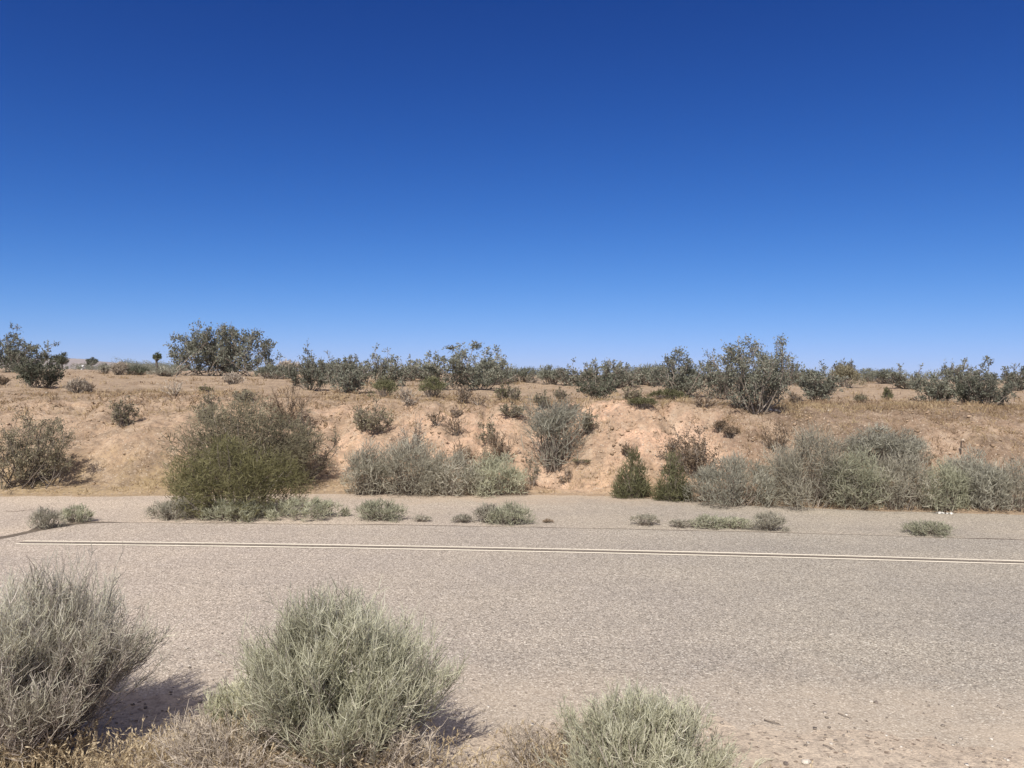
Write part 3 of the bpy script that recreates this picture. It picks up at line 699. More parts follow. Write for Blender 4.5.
# ------------------------------------------------------------------ pavement
def chipseal(name, stops, dust, dustc):
    """worn chip seal: stones of mixed greys and tans, blown sand along the near edge"""
    m, nt, out = mat(name)
    geo = N(nt, 'ShaderNodeNewGeometry')
    pos = geo.outputs['Position']
    v1 = N(nt, 'ShaderNodeTexVoronoi', Scale=92.0); nt.links.new(pos, v1.inputs['Vector'])
    s1 = N(nt, 'ShaderNodeSeparateColor'); nt.links.new(v1.outputs['Color'], s1.inputs[0])
    c1 = ramp(nt, s1.outputs[0], stops)
    v2 = N(nt, 'ShaderNodeTexVoronoi', Scale=44.0); nt.links.new(pos, v2.inputs['Vector'])
    s2 = N(nt, 'ShaderNodeSeparateColor'); nt.links.new(v2.outputs['Color'], s2.inputs[0])
    c2 = ramp(nt, s2.outputs[1], [(0, (.82, .81, .80)), (.2, (.96, .96, .96)), (.8, (1.02, 1.02, 1.02)), (1, (1.18, 1.17, 1.15))])
    c = mixc(nt, 1.0, c1, c2, 'MULTIPLY')
    gap = ramp(nt, v1.outputs['Distance'], [(.35, (1, 1, 1)), (.8, (.55, .53, .5))])
    c = mixc(nt, .7, c, gap, 'MULTIPLY')
    n1 = N(nt, 'ShaderNodeTexNoise', Scale=.55, Detail=5.0, Roughness=.6); nt.links.new(pos, n1.inputs['Vector'])
    c = mixc(nt, 1.0, c, ramp(nt, n1.outputs['Fac'], [(.3, (.90, .90, .92)), (.7, (1.08, 1.06, 1.03))]), 'MULTIPLY')
    mp = N(nt, 'ShaderNodeMapping'); mp.inputs['Scale'].default_value = (.12, 1.6, 1); mp.inputs['Rotation'].default_value = (0, 0, .03)
    nt.links.new(pos, mp.inputs['Vector'])
    n2 = N(nt, 'ShaderNodeTexNoise', Scale=1.0, Detail=3.0); nt.links.new(mp.outputs[0], n2.inputs['Vector'])
    c = mixc(nt, 1.0, c, ramp(nt, n2.outputs['Fac'], [(.3, (.95, .95, .955)), (.7, (1.05, 1.045, 1.04))]), 'MULTIPLY')
    sx = N(nt, 'ShaderNodeSeparateXYZ'); nt.links.new(pos, sx.inputs[0])
    # greyer, darker stretch of surface to the right, with a ragged blend
    mg = N(nt, 'ShaderNodeMapRange'); mg.inputs[1].default_value = -1.5; mg.inputs[2].default_value = 5.0
    na_ = N(nt, 'ShaderNodeMath', operation='MULTIPLY_ADD'); nt.links.new(n1.outputs['Fac'], na_.inputs[0]); na_.inputs[1].default_value = 4.0; nt.links.new(sx.outputs[0], na_.inputs[2])
    nt.links.new(na_.outputs[0], mg.inputs[0])
    c = mixc(nt, mg.outputs[0], c, mixc(nt, 1.0, c, (.80, .84, .85), 'MULTIPLY'))
    # sand drifted over the edge
    n3 = N(nt, 'ShaderNodeTexNoise', Scale=1.3, Detail=7.0, Roughness=.68); nt.links.new(pos, n3.inputs['Vector'])
    mr = N(nt, 'ShaderNodeMapRange'); mr.inputs[1].default_value = dust[0]; mr.inputs[2].default_value = dust[1]
    nt.links.new(sx.outputs[1], mr.inputs[0])
    e = N(nt, 'ShaderNodeMath', operation='MULTIPLY_ADD'); nt.links.new(n3.outputs['Fac'], e.inputs[0]); e.inputs[1].default_value = 1.5
    sb = N(nt, 'ShaderNodeMath', operation='SUBTRACT'); nt.links.new(mr.outputs[0], sb.inputs[0]); sb.inputs[1].default_value = .95
    nt.links.new(sb.outputs[0], e.inputs[2])
    k = N(nt, 'ShaderNodeMath', operation='MULTIPLY', use_clamp=True); nt.links.new(e.outputs[0], k.inputs[0]); k.inputs[1].default_value = 1.0
    c = mixc(nt, k.outputs[0], c, mixc(nt, .55, mixc(nt, .5, c, dustc), dustc))
    b = N(nt, 'ShaderNodeBsdfPrincipled', Roughness=.95); b.inputs['Specular IOR Level'].default_value = .15
    nt.links.new(c, b.inputs['Base Color'])
    bp = N(nt, 'ShaderNodeBump', Strength=.5, Distance=.008); bp.invert = True
    nt.links.new(v1.outputs['Distance'], bp.inputs['Height']); nt.links.new(bp.outputs[0], b.inputs['Normal'])
    nt.links.new(b.outputs[0], out.inputs[0])
    return m
M['road'] = chipseal('chip_seal', [(0, (.20, .174, .145)), (.2, (.355, .308, .26)), (.7, (.47, .405, .342)), (.92, (.565, .495, .42)), (1, (.76, .69, .60))], (5.7, 4.1), (.45, .37, .285))
M['shoulder'] = chipseal('old_chip_seal', [(0, (.22, .188, .155)), (.2, (.385, .33, .272)), (.7, (.505, .43, .355)), (.92, (.585, .50, .415)), (1, (.74, .65, .55))], (11.4, 13.2), (.44, .335, .24))

def sheet(name, pts, z, thick, material):
    bmv = [(x, y, z) for x, y in pts]
    n = len(bmv)
    me = bpy.data.meshes.new(name)
    vs = bmv + [(x, y, z - thick) for x, y in pts]
    fs = [list(range(n))] + [[i, i + n, (i + 1) % n + n, (i + 1) % n] for i in range(n)]
    me.from_pydata(vs, [], fs); me.update()
    return tag(link(name, me, material), kind='structure')

def wob(x, a=.02):
    return a * float(vnoise(x * 1.9, 2.2, 81)) + a * .7 * float(vnoise(x * 6.1, 4.2, 82))
# the newer surface: straight far edge, its left corner curving away towards the side track
def far_edge(x):
    c = min(max(x, -7), 8)
    return 10.08 - .027 * x - .007 * c * (2 * x - c)
def line_y(x):
    c = min(max(x, -7), 8)
    return 8.775 - .035 * x - .0045 * c * (2 * x - c)
edge = [(x, far_edge(x) + wob(x)) for x in np.arange(40, -5.26, -.25)]
edge += [(-5.42, 9.98), (-5.58, 9.88), (-5.7, 9.7), (-5.8, 9.45), (-5.88, 9.15), (-6.0, 8.88), (-6.25, 8.55), (-6.8, 8.1), (-8.2, 7.6), (-12, 6.8), (-20, 5.8), (-20, 2.6), (40, 2.6)]
sheet('road', edge[::-1], 0.0, .08, M['road'])
sheet('road_shoulder', [(-45, 2.4), (45, 2.4), (45, 13.9), (-45, 13.9)], -.008, .03, M['shoulder'])

# soil and litter along the newer surface's far edge, darkened to paint in its shadow
M['soilshade'] = plain_mat('gap_soil_shade', (.07, .055, .042), (.16, .125, .09), 22)
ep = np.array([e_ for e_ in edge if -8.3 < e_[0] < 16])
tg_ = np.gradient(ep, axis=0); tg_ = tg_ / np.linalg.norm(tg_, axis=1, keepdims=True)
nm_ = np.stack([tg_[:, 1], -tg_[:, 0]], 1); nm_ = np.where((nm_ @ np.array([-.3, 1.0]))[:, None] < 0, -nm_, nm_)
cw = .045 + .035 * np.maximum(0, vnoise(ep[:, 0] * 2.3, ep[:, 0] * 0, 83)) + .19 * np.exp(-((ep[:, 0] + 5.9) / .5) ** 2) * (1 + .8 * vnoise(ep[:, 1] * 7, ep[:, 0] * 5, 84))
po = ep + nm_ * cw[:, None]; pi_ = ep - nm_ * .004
n_ = len(ep)
me = bpy.data.meshes.new('road_edge_soil_shade')
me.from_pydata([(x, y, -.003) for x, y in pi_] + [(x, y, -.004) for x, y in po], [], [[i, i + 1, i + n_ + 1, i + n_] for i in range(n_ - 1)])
tag(link('road_edge_soil_shade', me, M['soilshade']), kind='structure')

# worn twin line with a dark strip between
def linemat(name, ca_, cb_, cut_):
    m, nt, out = mat(name)
    geo = N(nt, 'ShaderNodeNewGeometry')
    n = N(nt, 'ShaderNodeTexNoise', Scale=26.0, Detail=6.0, Roughness=.7); nt.links.new(geo.outputs['Position'], n.inputs['Vector'])
    n2 = N(nt, 'ShaderNodeTexNoise', Scale=1.4, Detail=2.0); nt.links.new(geo.outputs['Position'], n2.inputs['Vector'])
    ad = N(nt, 'ShaderNodeMath', operation='MULTIPLY_ADD'); nt.links.new(n2.outputs['Fac'], ad.inputs[0]); ad.inputs[1].default_value = .5; nt.links.new(n.outputs['Fac'], ad.inputs[2])
    c = ramp(nt, ad.outputs[0], [(cut_ - .06, cb_), (cut_ + .06, ca_)])
    b = N(nt, 'ShaderNodeBsdfPrincipled', Roughness=.8); nt.links.new(c, b.inputs['Base Color']); nt.links.new(b.outputs[0], out.inputs[0])
    return m
M['paint'] = linemat('worn_paint', (.67, .60, .485), (.47, .405, .335), .61)
M['tar'] = linemat('tar_strip', (.17, .14, .11), (.30, .25, .20), .58)
def strip(name, off, wd, material, z):
    xs = np.arange(-5.62, 40, .2)
    a = [(x, line_y(x) + off + wd / 2 + wob(x + off * 9, .004)) for x in xs]
    b_ = [(x, line_y(x) + off - wd / 2 + wob(x - off * 7, .004)) for x in xs]
    me = bpy.data.meshes.new(name)
    n = len(xs)
    me.from_pydata([(x, y, z) for x, y in a] + [(x, y, z) for x, y in b_], [], [[i + n, i + n + 1, i + 1, i] for i in range(n - 1)])
    return tag(link(name, me, material), kind='structure')
strip('road_line', .075, .048, M['paint'], .004)
strip('road_line', -.075, .048, M['paint'], .004)
strip('road_tar_strip', 0, .05, M['tar'], .0045)

# ------------------------------------------------------------------ loose cover
rng = np.random.default_rng(5)
def scatter_clods(name, X, Y, size, flat, material, sink=.3, zf=None):
    n = len(X)
    Z = terrain(X, Y) if zf is None else zf
    cube = np.array([[-1, -1, -1], [1, -1, -1], [1, 1, -1], [-1, 1, -1], [-1, -1, 1], [1, -1, 1], [1, 1, 1], [-1, 1, 1]]) * .5
    V = cube[None] * (1 + rng.uniform(-.45, .25, (n, 8, 1))) + rng.normal(size=(n, 8, 3)) * .07
    a = rng.uniform(0, 6.28, n); ca_, sa = np.cos(a)[:, None], np.sin(a)[:, None]
    V = np.stack([V[..., 0] * ca_ - V[..., 1] * sa, V[..., 0] * sa + V[..., 1] * ca_, V[..., 2] * flat], -1)
    V = V * size[:, None, None] + np.stack([X, Y, Z + size * flat * (.5 - sink)], -1)[:, None, :]
    q = np.array([[0, 3, 2, 1], [4, 5, 6, 7], [0, 1, 5, 4], [1, 2, 6, 5], [2, 3, 7, 6], [3, 0, 4, 7]])
    mb = MB(); mb.add(V.reshape(-1, 3), (np.arange(n)[:, None, None] * 8 + q[None]).reshape(-1, 4), np.repeat(rng.uniform(0, 1, n), 8))
    return tag(link(name, mb.mesh(name), material), kind='stuff')
M['clod'] = foliage_mat('dirt_clod', [(.20, .145, .10), (.31, .222, .15), (.41, .30, .21)], 0)
M['stone'] = foliage_mat('pebble', [(.16, .135, .115), (.36, .31, .26), (.62, .57, .50)], 0)
n = 9000
X = rng.uniform(-13, 13, n); T = rng.uniform(0, 1, n) ** .8 * 1.5
Y = toe_y(X) + T * np.interp(X, WX, WY)
keep = fbm(X * 1.3, Y * 1.3, 91, 3) + rng.normal(size=n) * .25 > -.05
X, Y = X[keep], Y[keep]
scatter_clods('dirt_clods', X, Y, .014 + .05 * rng.uniform(0, 1, len(X)) ** 4, .6, M['clod'])
n = 2800
X = rng.uniform(-4, 4, n); Y = near_y(X) + rng.normal(size=n) * .45 - .1
k = (Y > 2.5) & (Y < 6)
X, Y = X[k], Y[k]
Z = np.maximum(terrain(X, Y), 0.0)
scatter_clods('gravel', X, Y, .004 + .014 * rng.uniform(0, 1, len(X)) ** 4, .6, M['stone'], .25, Z)

# dry grass and litter on the bank, the plateau and the near roadside
g = MB()
def grass(X, Y, per, hgt, wd, spread, up=.9):
    n = len(X); ii = np.repeat(np.arange(n), per)
    x = X[ii] + rng.normal(size=len(ii)) * spread; y = Y[ii] + rng.normal(size=len(ii)) * spread
    P0 = np.stack([x, y, terrain(x, y) - .005], -1)
    D = unit(np.stack([rng.normal(size=len(ii)) * .6, rng.normal(size=len(ii)) * .6, np.full(len(ii), up)], -1))
    hh = hgt[ii] * rng.uniform(.5, 1.2, len(ii))
    P = paths(P0, D, hh, 3, np.tile([0, 0, -.12], (len(ii), 1)), rng, .08)
    tint = np.clip(.45 + .35 * fbm(X * .8, Y * .8, 95, 2) + rng.normal(size=n) * .15, 0, 1)
    g.tubes(P, wd * np.array([1, .8, .3])[None] * rng.uniform(.6, 1.3, (len(ii), 1)), tint[ii] + rng.normal(size=len(ii)) * .1, 2, rng)
n = 7000
X = rng.uniform(-12, 12, n); T = rng.uniform(-.01, 1.8, n); Y = toe_y(X) + T * np.interp(X, WX, WY)
den = .16 + .75 * sstep((X - 2) / 3) + .35 * np.exp(-((T - .1) / .1) ** 2) + .5 * fbm(X * .7, Y * .7, 93, 3) + .2 * (T > .9)
k = rng.uniform(0, 1, n) < den
grass(X[k], Y[k], 11, .05 + .11 * rng.uniform(0, 1, k.sum()) ** 2, .0045, .055)
n = 2600
Y = 15 + 30 * rng.uniform(0, 1, n) ** 1.5; X = rng.uniform(-.8, .8, n) * Y
k = rng.uniform(0, 1, n) < .45 + .6 * fbm(X * .3, Y * .3, 94, 3)
grass(X[k], Y[k], 12, .08 + .10 * rng.uniform(0, 1, k.sum()), .009, .10)
M['bankgrass'] = foliage_mat('dry_bank_grass', [(.20, .14, .095), (.31, .22, .135), (.42, .32, .19), (.52, .42, .27)], .3)
tag(link('dry_grass', g.mesh('dry_grass'), M['bankgrass']), kind='stuff')

# golden bromes with drooping heads at the camera's feet
g = MB()
def brome(cx, cy, sx, sy, n, hgt):
    x = cx + rng.normal(size=n) * sx; y = cy + rng.normal(size=n) * sy
    P0 = np.stack([x, y, terrain(x, y) - .005], -1)
    D = unit(np.stack([rng.normal(size=n) * .35, rng.normal(size=n) * .35, np.ones(n)], -1))
    hh = hgt * rng.uniform(.5, 1.15, n)
    P = paths(P0, D, hh, 5, np.stack([rng.normal(size=n) * .2, rng.normal(size=n) * .2, np.full(n, -.12)], -1), rng, .05)
    rn = rng.uniform(0, 1, n)
    g.tubes(P, .0011 * np.array([1.2, 1, .9, .8, .6])[None] * np.ones((n, 1)), rn, 3, rng)
    m_ = 7; ii = np.repeat(np.arange(n), m_)
    p, tg = onpath(P[ii], rng.uniform(.66, 1, len(ii)))
    g.leaves(p, tg + rng.normal(size=p.shape) * .35, .022 * rng.uniform(.7, 1.3, len(ii)), .006, np.clip(rn[ii] + rng.normal(size=len(ii)) * .15, 0, 1), rng)
for cx, cy, sx, sy, n, hgt in [(-1.12, 3.90, .18, .07, 230, .15), (.36, 3.86, .16, .06, 170, .14), (-.75, 3.9, .2, .06, 120, .12), (-1.42, 3.80, .28, .12, 420, .13), (-1.02, 3.74, .25, .10, 420, .14), (-.62, 3.76, .22, .10, 320, .13), (-2.25, 3.83, .30, .14, 420, .12),
                               (.30, 3.74, .17, .09, 330, .14), (.52, 3.78, .12, .08, 170, .15), (-1.75, 3.80, .3, .12, 170, .09), (-.2, 3.7, .3, .08, 120, .08), (.9, 3.72, .3, .08, 90, .08)]:
    brome(cx, cy - .12, sx, sy * .8, n, hgt * 2.0)
tag(link('golden_grass', g.mesh('golden_grass'), M['straw']), kind='stuff')

# ------------------------------------------------------------------ single things
# far trees on the left skyline
def round_tree(x0, x1, yt, yb, label, seed, dist=85):
    r_ = np.random.default_rng(seed)
    d = ray((x0 + x1) / 2, 365); s = dist / np.dot(d, fw)
    p = CAM + s * d; p[2] = float(terrain(p[0], p[1])) - .05
    px = dist / F; w = (x1 - x0) * px; h = (yb - yt) * px
    e = bpy.data.objects.new('tree', None); COL.objects.link(e); e.location = p
    t = MB()
    b0 = np.array([[[0, 0, 0], [.04 * w, 0, .2 * h], [.02 * w, 0, .5 * h], [0, 0, .8 * h]]])
    t.tubes(b0, np.array([[.05, .042, .03, .012]]) * h, np.array([.4]), 6, r_)
    az = r_.uniform(0, 6.28, 9)
    st = np.tile(np.array([.02 * w, 0, .35 * h]), (9, 1)); D = unit(np.stack([np.cos(az), np.sin(az), r_.uniform(.3, 1.2, 9)], -1))
    PL = paths(st, D, .42 * h, 4, np.tile([0, 0, .2], (9, 1)), r_)
    t.tubes(PL, np.linspace(.02, .006, 4)[None] * h * np.ones((9, 1)), r_.uniform(0, 1, 9), 4, r_)
    link('trunk', t.mesh('trunk'), M['wood'], e)
    L = MB(); nl = 16
    g_ = unit(r_.normal(size=(nl, 3))) * r_.uniform(.4, 1, (nl, 1))
    C = np.array([0, 0, .58 * h]) + g_ * np.array([w * .34, w * .34, h * .28])
    kk = r_.integers(0, nl, 2600)
    pp = C[kk] + unit(r_.normal(size=(2600, 3))) * r_.uniform(.2, 1, (2600, 1)) * np.array([w * .16, w * .16, h * .15])
    cl = r_.uniform(0, 1, nl)
    L.leaves(pp, r_.normal(size=pp.shape) + np.array([0, 0, .3]), .14, .08, np.clip(cl[kk] * .6 + r_.uniform(0, .4, 2600), 0, 1), r_)
    link('crown', L.mesh('crown'), M['dark'], e)
    tag(e, label, 'tree', 'small dark trees on the far left skyline')
round_tree(51, 72, 353, 373, 'dark rounded tree just right of the tall feathery creosote at the left', 61, 75)
round_tree(84, 99, 359, 373, 'small dark flat topped tree on the skyline between two white specks', 62, 120)

# Joshua tree
M['bark'] = plain_mat('dark_bark', (.06, .05, .04), (.12, .10, .08), 8)
def joshua():
    r_ = np.random.default_rng(77); dist = 62.0
    d = ray(156.5, 366); s = dist / np.dot(d, fw); p = CAM + s * d; p[2] = float(terrain(p[0], p[1])) - .05
    px = dist / F; h = 19 * px
    e = bpy.data.objects.new('joshua_tree', None); COL.objects.link(e); e.location = p
    t = MB()
    t.tubes(np.array([[[0, 0, 0], [.03, 0, .3 * h], [-.02, 0, .6 * h], [.06, 0, .86 * h]]]), np.array([[.10, .085, .08, .075]]), np.array([.3]), 8, r_)
    tips = [(.06, 0, .84 * h), (.24, .05, .80 * h), (-.20, .1, .78 * h)]
    for q in tips[1:]:
        t.tubes(np.array([[[0, 0, .58 * h], [q[0] * .6, q[1] * .6, .64 * h], list(q)]]), np.array([[.065, .06, .055]]), np.array([.4]), 7, r_)
    link('trunk', t.mesh('trunk'), M['bark'], e)
    L = MB()
    for k, q in enumerate(tips):
        n = 170; D = unit(r_.normal(size=(n, 3)) + np.array([0, 0, .25]))
        z = r_.uniform(-.25 if k == 0 else -.12, .12, n)
        L.leaves(np.array(q) + np.stack([z * 0, z * 0, z], -1), D, (.36 if k == 0 else .22) * r_.uniform(.7, 1.1, n), .05, r_.uniform(0, 1, n), r_)
    link('crown', L.mesh('crown'), M['spear'], e)
    tag(e, 'lone Joshua tree with one spiky tufted head on the left skyline', 'tree')
joshua()

# white buildings far off: walls, low gable roof, dark opening
M['whitewall'] = plain_mat('white_wall', (.74, .73, .70), (.82, .81, .79), 2, .7)
M['whiteroof'] = plain_mat('pale_roof', (.50, .50, .50), (.6, .6, .6), 2, .6)
M['darkwin'] = plain_mat('dark_opening', (.03, .03, .035), (.05, .05, .05), 2, .4)
def far_house(pxx, pyy, wpx, hpx, dist, label):
    d = ray(pxx, pyy); s = dist / np.dot(d, fw); p = CAM + s * d
    px = dist / F; w = wpx * px; hw = hpx * px
    z0 = float(p[2]) - hw / 2
    e = bpy.data.objects.new('white_house', None); COL.objects.link(e)
    gz = 1.6
    top = z0 + hw
    e.location = (p[0], p[1], gz)
    H_ = top - gz; dp = w * .7; x, y = w / 2, dp / 2; ev = H_ * .72
    def mk(name, vs, fs, mm, par):
        me = bpy.data.meshes.new(name); me.from_pydata(vs, [], fs); return link(name, me, mm, par)
    mk('wall', [(-x, -y, 0), (x, -y, 0), (x, y, 0), (-x, y, 0), (-x, -y, ev), (x, -y, ev), (x, y, ev), (-x, y, ev), (-x, 0, H_ - .12), (x, 0, H_ - .12)],
       [[0, 1, 5, 4], [2, 3, 7, 6], [1, 2, 6, 9, 5], [3, 0, 4, 8, 7]], M['whitewall'], e)
    o_ = .25
    mk('roof', [(-x - o_, -y - o_, ev - .05), (x + o_, -y - o_, ev - .05), (x + o_, 0, H_), (-x - o_, 0, H_), (x + o_, y + o_, ev - .05), (-x - o_, y + o_, ev - .05)],
       [[0, 1, 2, 3], [3, 2, 4, 5]], M['whiteroof'], e)
    wv = MB()
    for sx in (-.5, .25):
        cx_ = sx * w * .6; a_ = w * .07
        me = [(cx_ - a_, -y - .03, ev * .35), (cx_ + a_, -y - .03, ev * .35), (cx_ + a_, -y - .03, ev * .7), (cx_ - a_, -y - .03, ev * .7)]
        mk('window', me, [[0, 1, 2, 3]], M['darkwin'], e)
    tag(e, label, 'house', 'tiny white houses far off on the left skyline')
far_house(82, 367.3, 2.6, 4.2, 330, 'tiny white house far off, left of the small flat topped dark tree')
far_house(115.3, 366.2, 2.0, 2.4, 330, 'tiny white speck of a house right of the small flat topped dark tree')

# stones, litter, stake
def rock(px_, py_, wpx, label, cols, group, flat=.55, name='stone', cat='stone'):
    r_ = np.random.default_rng(int(px_ * 13 + py_))
    p = hit(px_, py_); dist = float(np.dot(p - CAM, fw)); sz = wpx * dist / F
    p[2] = max(p[2], 0.0 if p[1] > 4.6 and p[1] < 9.4 else p[2])
    import bmesh
    bm = bmesh.new(); bmesh.ops.create_icosphere(bm, subdivisions=2, radius=.5)
    o1, o2, o3 = r_.uniform(.7, 1.2, 3); k = r_.uniform(0, 50)
    for v in bm.verts:
        c_ = v.co.copy(); nn = 1 + .35 * float(vnoise(c_.x * 2.5 + k, c_.y * 2.5 + c_.z * 3.1, 7))
        v.co = Vector((c_.x * nn * o1, c_.y * nn * o2, c_.z * nn * flat))
    bm.transform(Matrix.Rotation(r_.uniform(0, 6), 4, 'Z') @ Matrix.Scale(sz, 4))
    me = bpy.data.meshes.new(name); bm.to_mesh(me); bm.free()
    o = link(name, me, cols, None, (p[0], p[1], p[2] + sz * flat * .25))
    return tag(o, label, cat, group)
M['palestone'] = plain_mat('pale_stone', (.42, .38, .32), (.56, .51, .44), 40)
M['darkstone'] = plain_mat('dark_stone', (.10, .08, .065), (.19, .155, .13), 40)
M['tanstone'] = plain_mat('tan_stone', (.34, .27, .20), (.48, .39, .30), 40)
rock(769, 410, 6, 'pale flat stone under the right foot of the tallest airy creosote, left one of two', M['palestone'], 'loose stones')
rock(777, 410.5, 5, 'pale flat stone under the right foot of the tallest airy creosote, right one of two', M['palestone'], 'loose stones')
rock(829, 412, 4, 'small white stone on the red-brown rim below the dark leaning creosote', M['palestone'], 'loose stones')
rock(47, 394, 3, 'small white stone on sand below the dense dark green bush', M['palestone'], 'loose stones')
rock(786, 765, 7, 'dark brown stone at the bottom frame edge, right of the cut green brush', M['darkstone'], 'loose stones')
rock(806, 764, 9, 'pale cream stone at the bottom frame edge beside the dark brown stone', M['palestone'], 'loose stones')
rock(876, 706, 5, 'dark pebble on the sandy pavement edge at the right', M['darkstone'], 'loose stones')
rock(871, 705, 4, 'white pebble touching the dark pebble on the sandy pavement edge', M['palestone'], 'loose stones')
rock(845, 752, 6, 'tan stone on the sandy roadside, right of the pale cream stone', M['tanstone'], 'loose stones')
rock(455, 716, 4, 'small dark pebble on the sand right of the round middle brush', M['darkstone'], 'loose stones')
rock(962, 442, 5, 'flat pale stone on the slope just above the dark stake', M['tanstone'], 'loose stones')

def litter(px_, py_, wpx, label, seed):
    """crumpled scrap of thin sheet"""
    r_ = np.random.default_rng(seed)
    p = hit(px_, py_); dist = float(np.dot(p - CAM, fw)); sz = wpx * dist / F
    n = 7; a = np.linspace(-.5, .5, n)
    X_, Y_ = np.meshgrid(a, a * .6)
    Z_ = .10 + .12 * vnoise(X_ * 6 + seed, Y_ * 6, 3) + .05 * r_.normal(size=X_.shape)
    top = np.stack([X_, Y_, Z_], -1).reshape(-1, 3) * sz
    bot = top - np.array([0, 0, .012])
    ix_ = np.arange(n * n).reshape(n, n)
    q = np.stack([ix_[:-1, :-1], ix_[:-1, 1:], ix_[1:, 1:], ix_[1:, :-1]], -1).reshape(-1, 4)
    mb = MB(); mb.add(top, q, np.zeros(n * n)); mb.add(bot, q[:, ::-1], np.zeros(n * n))
    o = link('litter_scrap', mb.mesh('litter_scrap'), M['paper'], None, (p[0], p[1], p[2] + .002))
    tag(o, label, 'litter', 'white litter at the foot of the right grey thicket')
M['paper'] = plain_mat('white_scrap', (.48, .46, .42), (.62, .60, .56), 20, .6)
litter(940, 514.5, 7, 'crumpled white scrap before the right grey thicket, left one of two', 3)
litter(949, 515.5, 7, 'crumpled white scrap before the right grey thicket, right one of two', 4)

# dark stake on the bank
p = hit(960.5, 454); dist = float(np.dot(p - CAM, fw)); px = dist / F
e = bpy.data.objects.new('survey_stake', None); COL.objects.link(e); e.location = p
st = MB(); st.tubes(np.array([[[0, 0, -.1], [0.005, 0, 6 * px], [.01, 0, 12 * px]]]), np.full((1, 3), .85 * px), np.array([.2]), 4, np.random.default_rng(2))
M['stake'] = plain_mat('dark_stake', (.05, .035, .025), (.09, .065, .05), 30)
link('post', st.mesh('post'), M['stake'], e)
cp = MB(); cp.tubes(np.array([[[.01, 0, 12 * px], [.01, 0, 12.9 * px], [.01, 0, 13.0 * px]]]), np.array([[.9, .8, .05]]) * px, np.array([.2]), 4, np.random.default_rng(2))
link('cap', cp.mesh('cap'), M['stake'], e)
tag(e, 'short dark upright stake on the slope above the right grey thicket', 'stake')

# fallen twigs on the sand
def fallen(px_, py_, lpx, ang, label, seed, mm='wood'):
    r_ = np.random.default_rng(seed)
    p = hit(px_, py_); dist = float(np.dot(p - CAM, fw)); L_ = lpx * dist / F
    D = np.array([[math.cos(ang), math.sin(ang), 0.02]])
    P = paths(np.zeros((1, 3)), D, L_, 8, np.array([[.05, -.08, .0]]), r_, .03)
    mb = MB(); mb.tubes(P, .0035 * np.linspace(1, .4, 8)[None], np.array([.3]), 5, r_)
    q, tg = onpath(np.repeat(P, 4, 0), r_.uniform(.3, .9, 4))
    D2 = unit(tg + r_.normal(size=(4, 3)) * np.array([.7, .7, .1]))
    mb.tubes(paths(q, D2, L_ * r_.uniform(.12, .3, 4), 4, np.zeros((4, 3)), r_, .05), np.full((4, 4), .0017), r_.uniform(0, 1, 4), 4, r_)
    o = link('fallen_twig', mb.mesh('fallen_twig'), M[mm], None, (p[0], p[1], max(p[2], 0.0) + .008))
    tag(o, label, 'twig', 'twigs lying on the near sand')
fallen(514, 746, 62, -.12, 'long dark twig lying on sand left of the cut green brush', 1)
fallen(838, 716, 14, -.9, 'short dark twig lying on the sandy pavement edge at the right', 2)
fallen(764, 722, 16, -.7, 'thin twig lying on sand right of the cut green brush', 3)
fallen(823, 746, 12, -1.0, 'short slanting twig lying above the pale cream stone', 4)
fallen(6, 515, 34, .15, 'dark dead branch lying on the old pavement at the left frame edge', 7)
fallen(470, 762, 34, 1.0, 'thin twig lying on sand between the middle brush and the cut green brush', 5)

# scrub on the plain beyond the plateau bushes: one far-off mass
rs = np.random.default_rng(41)
g = MB(); nb_ = 520
sy = 78 + 240 * rs.uniform(0, 1, nb_) ** 1.4; sx = rs.uniform(-.78, .78, nb_) * sy
sh = rs.uniform(.8, 1.7, nb_)
sy[:90] = 85 + 40 * rs.uniform(0, 1, 90); sx[:90] = rs.uniform(-.505, -.42, 90) * sy[:90]; sh[:90] *= .85
sw = sh * rs.uniform(.8, 1.8, nb_)
per = 240; ii = np.repeat(np.arange(nb_), per)
gg = unit(rs.normal(size=(len(ii), 3))) * rs.uniform(.1, 1, (len(ii), 1)) ** .4
bx = np.stack([sx, sy, terrain(sx, sy) + sh * .45], -1)
pp = bx[ii] + gg * np.stack([sw, sw, sh], -1)[ii] * np.array([.5, .5, .5])
g.leaves(pp, rs.normal(size=pp.shape) + np.array([0, 0, .6]), .10 * (sy[ii] / 90) ** .7, .06 * (sy[ii] / 90) ** .7, .5 + .35 * rs.uniform(-1, 1, nb_)[ii] + rs.normal(size=len(ii)) * .15, rs)
tag(link('distant_scrub', g.mesh('distant_scrub'), M['creosote']), kind='stuff')

